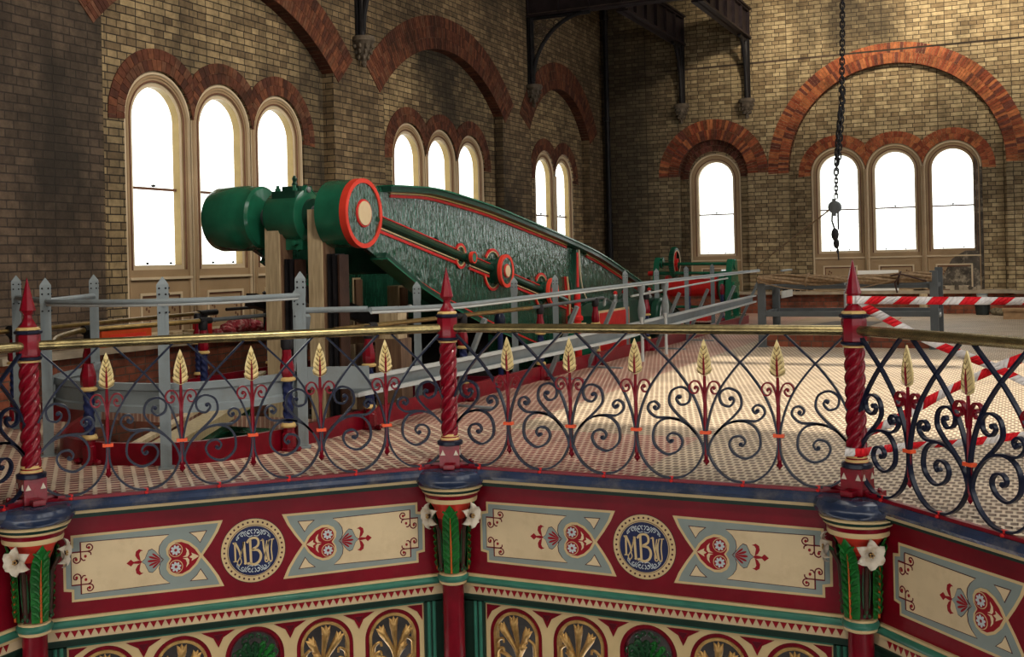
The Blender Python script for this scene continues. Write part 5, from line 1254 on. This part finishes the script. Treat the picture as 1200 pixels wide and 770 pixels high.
# ------------------------------------------------------------------ hoist chain and rope
g=empty('hoist_chain',(1.29,9.0,8.3),0,'dark hoist chain hanging with a pulley and hook in front of the right windows','chain'); G=Matrix.Translation(-g.location)
def chain(m,pts,L=.085,r=.011,w=.026):
    P=cr_spline([Vector(p) for p in pts],10); acc=0; last=P[0]; n=0; cur=P[0]
    tot=[]; 
    for a,b in zip(P,P[1:]):
        seg=(b-a).length; t=0
        while acc+seg-t>=L*.72:
            t+=L*.72-acc; acc=0; tot.append((a.lerp(b,t/seg),(b-a).normalized()))
        acc+=seg-t
    for i,(c,d) in enumerate(tot):
        s=d.cross(Vector((0,1,0))); s.normalize(); 
        if i%2: s=s.cross(d)
        q=[c+d*(L*.5-w*.5)*sgn+d*w*.5*0+d*(w*.6)*cos(R(t))*sgn+s*w*sin(R(t))*sgn for sgn in (1,-1) for t in (90,30,-30,-90)]
        q=[c+d*((L*.5-w*.6)*(1 if j<4 else -1))+d*(w*.9)*cos(R(a))*(1 if j<4 else -1)+s*w*sin(R(a))*(1 if j<4 else -1) for j,a in enumerate((90,35,-35,-90,90,35,-35,-90))]
        m.tube(q,r,'black_iron',5,closed=True)
m=MB(); m.M=G; chain(m,[(1.29,9,8.3),(1.29,9,6),(1.285,9,4.6),(1.25,9,3.3)]); chain(m,[(1.27,9.0,3.5),(1.23,9.03,3.0),(1.19,9.0,2.5)]); chain(m,[(1.25,9,3.3),(1.20,8.97,2.85),(1.16,9.0,2.38)]); chain(m,[(1.24,8.95,3.2),(1.20,8.94,2.8),(1.17,8.97,2.45)]); chain(m,[(1.16,9,2.42),(1.15,9,2.05)],L=.07,r=.009,w=.02); put(m,'chain_links',g)
m=MB(); m.M=G; m.lathe([(.0,-.05),(.07,-.05),(.085,-.03),(.055,-.01),(.055,.01),(.085,.03),(.07,.05),(.0,.05)],'steel_dark',20,c=(1.13,9,1.92),axis='y'); m.bar((1.13,8.94,2.03),(1.13,8.94,1.80),.05,.012,'steel_dark',up=(0,1,0)); put(m,'pulley_block',g)
m=MB(); m.M=G
m.tube([(1.10,9,1.88),(1.09,9,1.74),(1.13,9,1.60)],.013,'black_iron',6); m.tube([(1.17,9,1.88),(1.17,9,1.62)],.013,'black_iron',6)
m.ell((1.125,9,1.56),(.05,.04,.085),'black_iron',10,6); m.ell((1.14,9,1.44),(.04,.035,.07),'black_iron',10,6); m.ell((1.155,9,1.34),(.018,.018,.04),'black_iron',8,6); m.tube([(1.16,9,1.32),(1.165,9,1.22)],.010,'black_iron',6); put(m,'hook_tackle',g)
m=MB(); m.tube(cr_spline([Vector(p) for p in [(1.08,9.0,1.90),(.3,10.9,1.60),(-.4,12.7,1.34),(-.98,14.33,1.13)]],6),.011,'rope',6); put(m,'stay_rope',label='taut rope from the hanging pulley down to the far end of the grey guard rail',cat='rope')

# ------------------------------------------------------------------ barrier tape
def tape(pts, w, name, label, tilt=0.):
    P=cr_spline([Vector(p) for p in pts],10); L=[0]
    for a,b in zip(P,P[1:]): L.append(L[-1]+(b-a).length)
    def at(s):
        s=max(0,min(L[-1],s))
        for i in range(len(P)-1):
            if L[i+1]>=s: 
                t=(s-L[i])/max(1e-9,L[i+1]-L[i]); return P[i].lerp(P[i+1],t),(P[i+1]-P[i]).normalized()
        return P[-1],(P[-1]-P[-2]).normalized()
    m=MB(); S=.088; s=-.04; k=0; slant=.045
    while s<L[-1]:
        sub=3
        for q in range(sub):
            a=s+S*q/sub; b=s+S*(q+1)/sub
            vs=[]
            for u,sh in ((a,0),(b,0),(b,slant),(a,slant)):
                c,d=at(u+sh); up=Vector((0,0,1))-d*d.z; up.normalize(); out=d.cross(up)
                sg=1 if sh else -1
                vs.append(c+up*w/2*sg+out*.010*sg*sin(u*9+tilt))
            m.add(vs,[(0,1,2,3)],'tape_red' if k%2 else 'tape_white')
        s+=S; k+=1
    o=put(m,name,label=label,cat='barrier tape',group='red and white barrier tapes')
    so=o.modifiers.new('thickness','SOLIDIFY'); so.thickness=.0015
D=Vector((.901,.433,0)); 
def dp(t,z,o=0.): return (2.5+D.x*t+.0*o,D.y*t+o,z)
tape([dp(.02,1.06,-.05),dp(.25,1.05),dp(.6,1.04),dp(.95,1.03),dp(1.5,1.02),dp(2.1,1.03)],.042,'barrier_tape','red and white tape stretched level from the right crimson post, highest strand')
tape([dp(.0,1.05,-.03),dp(.06,1.02,-.02),dp(.22,.92,.08),dp(.42,.81,.09),dp(.75,.67,.09),dp(1.1,.50,.09),dp(1.7,.30,.1)],.046,'barrier_tape','red and white tape dropping steeply right from the spire of the right crimson post',1.)
tape([dp(.0,.30,.06),dp(.2,.38,.11),dp(.44,.51,.10),dp(.75,.65,.12),dp(.95,.72,.12),dp(1.5,.90,.12)],.05,'barrier_tape','red and white tape rising to the right behind the scroll railing and crossing another',2.)
tape([dp(-.06,.235,-.05),dp(.0,.235,-.062),dp(.08,.235,-.02),dp(.3,.24,.10),dp(.6,.25,.11),dp(.95,.285,.11),dp(1.6,.34,.11)],.04,'barrier_tape','lowest red and white tape wound round the foot of the right crimson post',3.)
m=MB()
for z,r in ((1.06,.034),(.235,.060)):
    for k in range(12):
        a0,a1=R(30*k),R(30*k+30); m.add([(2.5+r*cos(a0),r*sin(a0),z-.022),(2.5+r*cos(a1),r*sin(a1),z-.022),(2.5+r*cos(a1),r*sin(a1),z+.022),(2.5+r*cos(a0),r*sin(a0),z+.022)],[(0,1,2,3)],'tape_white' if (k//3)%2==(z>1) else 'tape_red')
o=put(m,'tape_winding',label='turns of red and white tape wound round the right crimson post',cat='barrier tape')
so=o.modifiers.new('thickness','SOLIDIFY'); so.thickness=.002

# ------------------------------------------------------------------ clutter on the ledge below the left windows
m=MB(); m.box(-5.62,-5.4,2.5,3.25,.49,.70,'orange_crate'); m.box(-5.63,-5.39,2.48,3.27,.67,.70,'orange_crate'); m.box(-5.39,-5.385,2.6,3.15,.55,.62,'bright_red'); put(m,'orange_crate',label='orange-red crate on the ledge below the first tall window',cat='crate')
for k in range(4):
    m=MB(); y=3.45+k*.18; m.box(-5.6,-5.42,y,y+.15,.49,.56+.02*(k%2),'timber'); m.box(-5.41,-5.40,y+.02,y+.12,.50,.54,'timber_dark'); put(m,'wood_block',label='short timber offcut on the ledge beside the orange-red crate',cat='wood block',group='timber offcuts on the left ledge')
m=MB(); m.box(-5.58,-5.45,4.15,4.35,.49,.66,'engine_red'); m.lathe([(.05,0),(.06,.04),(.02,.08)],'black_iron',10,c=(-5.5,4.25,.66)); put(m,'red_can',label='small red can on the ledge between the offcuts and the patterned cloth',cat='can')
m=MB()
for k in range(14):
    t=k/13; m.ell((-5.5+random.uniform(-.06,.06),4.62+.72*t,.49+.09*sin(pi*t)+random.uniform(0,.03)),(.11,.12,.05+.05*sin(pi*t)),'cloth_red',8,5,rot=Matrix.Rotation(random.uniform(-.6,.6),3,'X'))
put(m,'patterned_cloth',label='heap of red and white patterned cloth on the ledge left of the timber props',cat='cloth')
m=MB(); m.tube([(-5.35,4.5,.80),(-5.33,6.0,.80)],.02,'black_iron',8); m.lathe([(.02,.49),(.02,.80),(.035,.82),(.035,.90),(.015,.95),(.03,.98),(.0,1.0)],'black_iron',10,c=(-5.34,5.25,0)); put(m,'valve_rod',label='black rod with an upright valve handle above the patterned cloth',cat='rod')

# ------------------------------------------------------------------ camera and light
sc=bpy.context.scene
cam=bpy.data.cameras.new('camera'); co=bpy.data.objects.new('camera',cam); COL.objects.link(co); sc.camera=co
F,PX,PY,YAW,ROLL=1313.4217,564.35,305.59,-.4479,-.0229
co.location=(3.326,-6.3925,1.3187)
fw=Vector((sin(YAW),cos(YAW),0)); rt=Vector((cos(YAW),-sin(YAW),0)); up=Vector((0,0,1))
c_,s_=cos(ROLL),sin(ROLL)
X=rt*c_+up*(s_)*1.0; Y=-rt*(-s_)*-1.0+up*c_
# image right / up vectors in space for the small roll of the camera
X=(rt*c_ - up*(-s_)*-1.0) if False else rt*c_+up*s_
Y=-rt*s_+up*c_
Rm=Matrix((X,Y,-fw)).transposed(); co.rotation_euler=Rm.to_euler()
cam.sensor_width=36; cam.lens=F*36/1200; cam.shift_x=(600-PX)/1200; cam.shift_y=-(385-PY)/1200
cam.clip_end=200
w=bpy.data.worlds.new('world'); sc.world=w; w.use_nodes=True
bg=w.node_tree.nodes['Background']; bg.inputs[0].default_value=(1.0,.98,.94,1); bg.inputs[1].default_value=2.7
def area(name,loc,tgt,size,power,col=(1,1,1),sy=None,spread=None):
    l=bpy.data.lights.new(name,'AREA'); l.energy=power; l.color=col; l.size=size; l.shape='RECTANGLE'; l.size_y=sy or size
    if spread: l.spread=R(spread)
    o=bpy.data.objects.new(name,l); COL.objects.link(o); o.location=loc; d=Vector(tgt)-Vector(loc); o.rotation_euler=d.to_track_quat('-Z','Y').to_euler(); return o
def spot(name,loc,tgt,power,ang,blend,col,r=.3):
    l=bpy.data.lights.new(name,'SPOT'); l.energy=power; l.color=col; l.spot_size=R(ang); l.spot_blend=blend; l.shadow_soft_size=r
    o=bpy.data.objects.new(name,l); COL.objects.link(o); o.location=loc; d=Vector(tgt)-Vector(loc); o.rotation_euler=d.to_track_quat('-Z','Y').to_euler(); return o
spot('hall_flood_lamp',(2.2,13.5,7.6),(1.0,19.0,4.8),2000,100,.9,(1.,.86,.66),.35)
spot('west_wall_fill',(0.5,6.,7.8),(-5.6,7.,2.6),520,120,1.,(1.,.84,.62),.5)  # unseen fill light, added to brighten the left wall and props
spot('gallery_fill',(2.0,-7.8,6.8),(1.0,0.,-.3),620,70,.8,(1.,.90,.76),.18)  # added spot behind the camera, lifts the fascia and glints on the pads
spot('engine_fill',(3.6,-3.,7.8),(-2.6,3.4,1.0),1150,66,.9,(1.,.90,.76),.3)  # extra fill added to raise the near end of the engine
l=bpy.data.lights.new('sun','SUN'); l.energy=3.6; l.color=(1.,.90,.74); l.angle=R(1.6); o=bpy.data.objects.new('sun',l); COL.objects.link(o); o.rotation_euler=Vector((-.4,-1.,-8.4)).to_track_quat('-Z','Y').to_euler()
vs=sc.view_settings; vs.view_transform='Standard'; vs.look='None'; vs.gamma=1; vs.exposure=.35; vs.use_curve_mapping=False
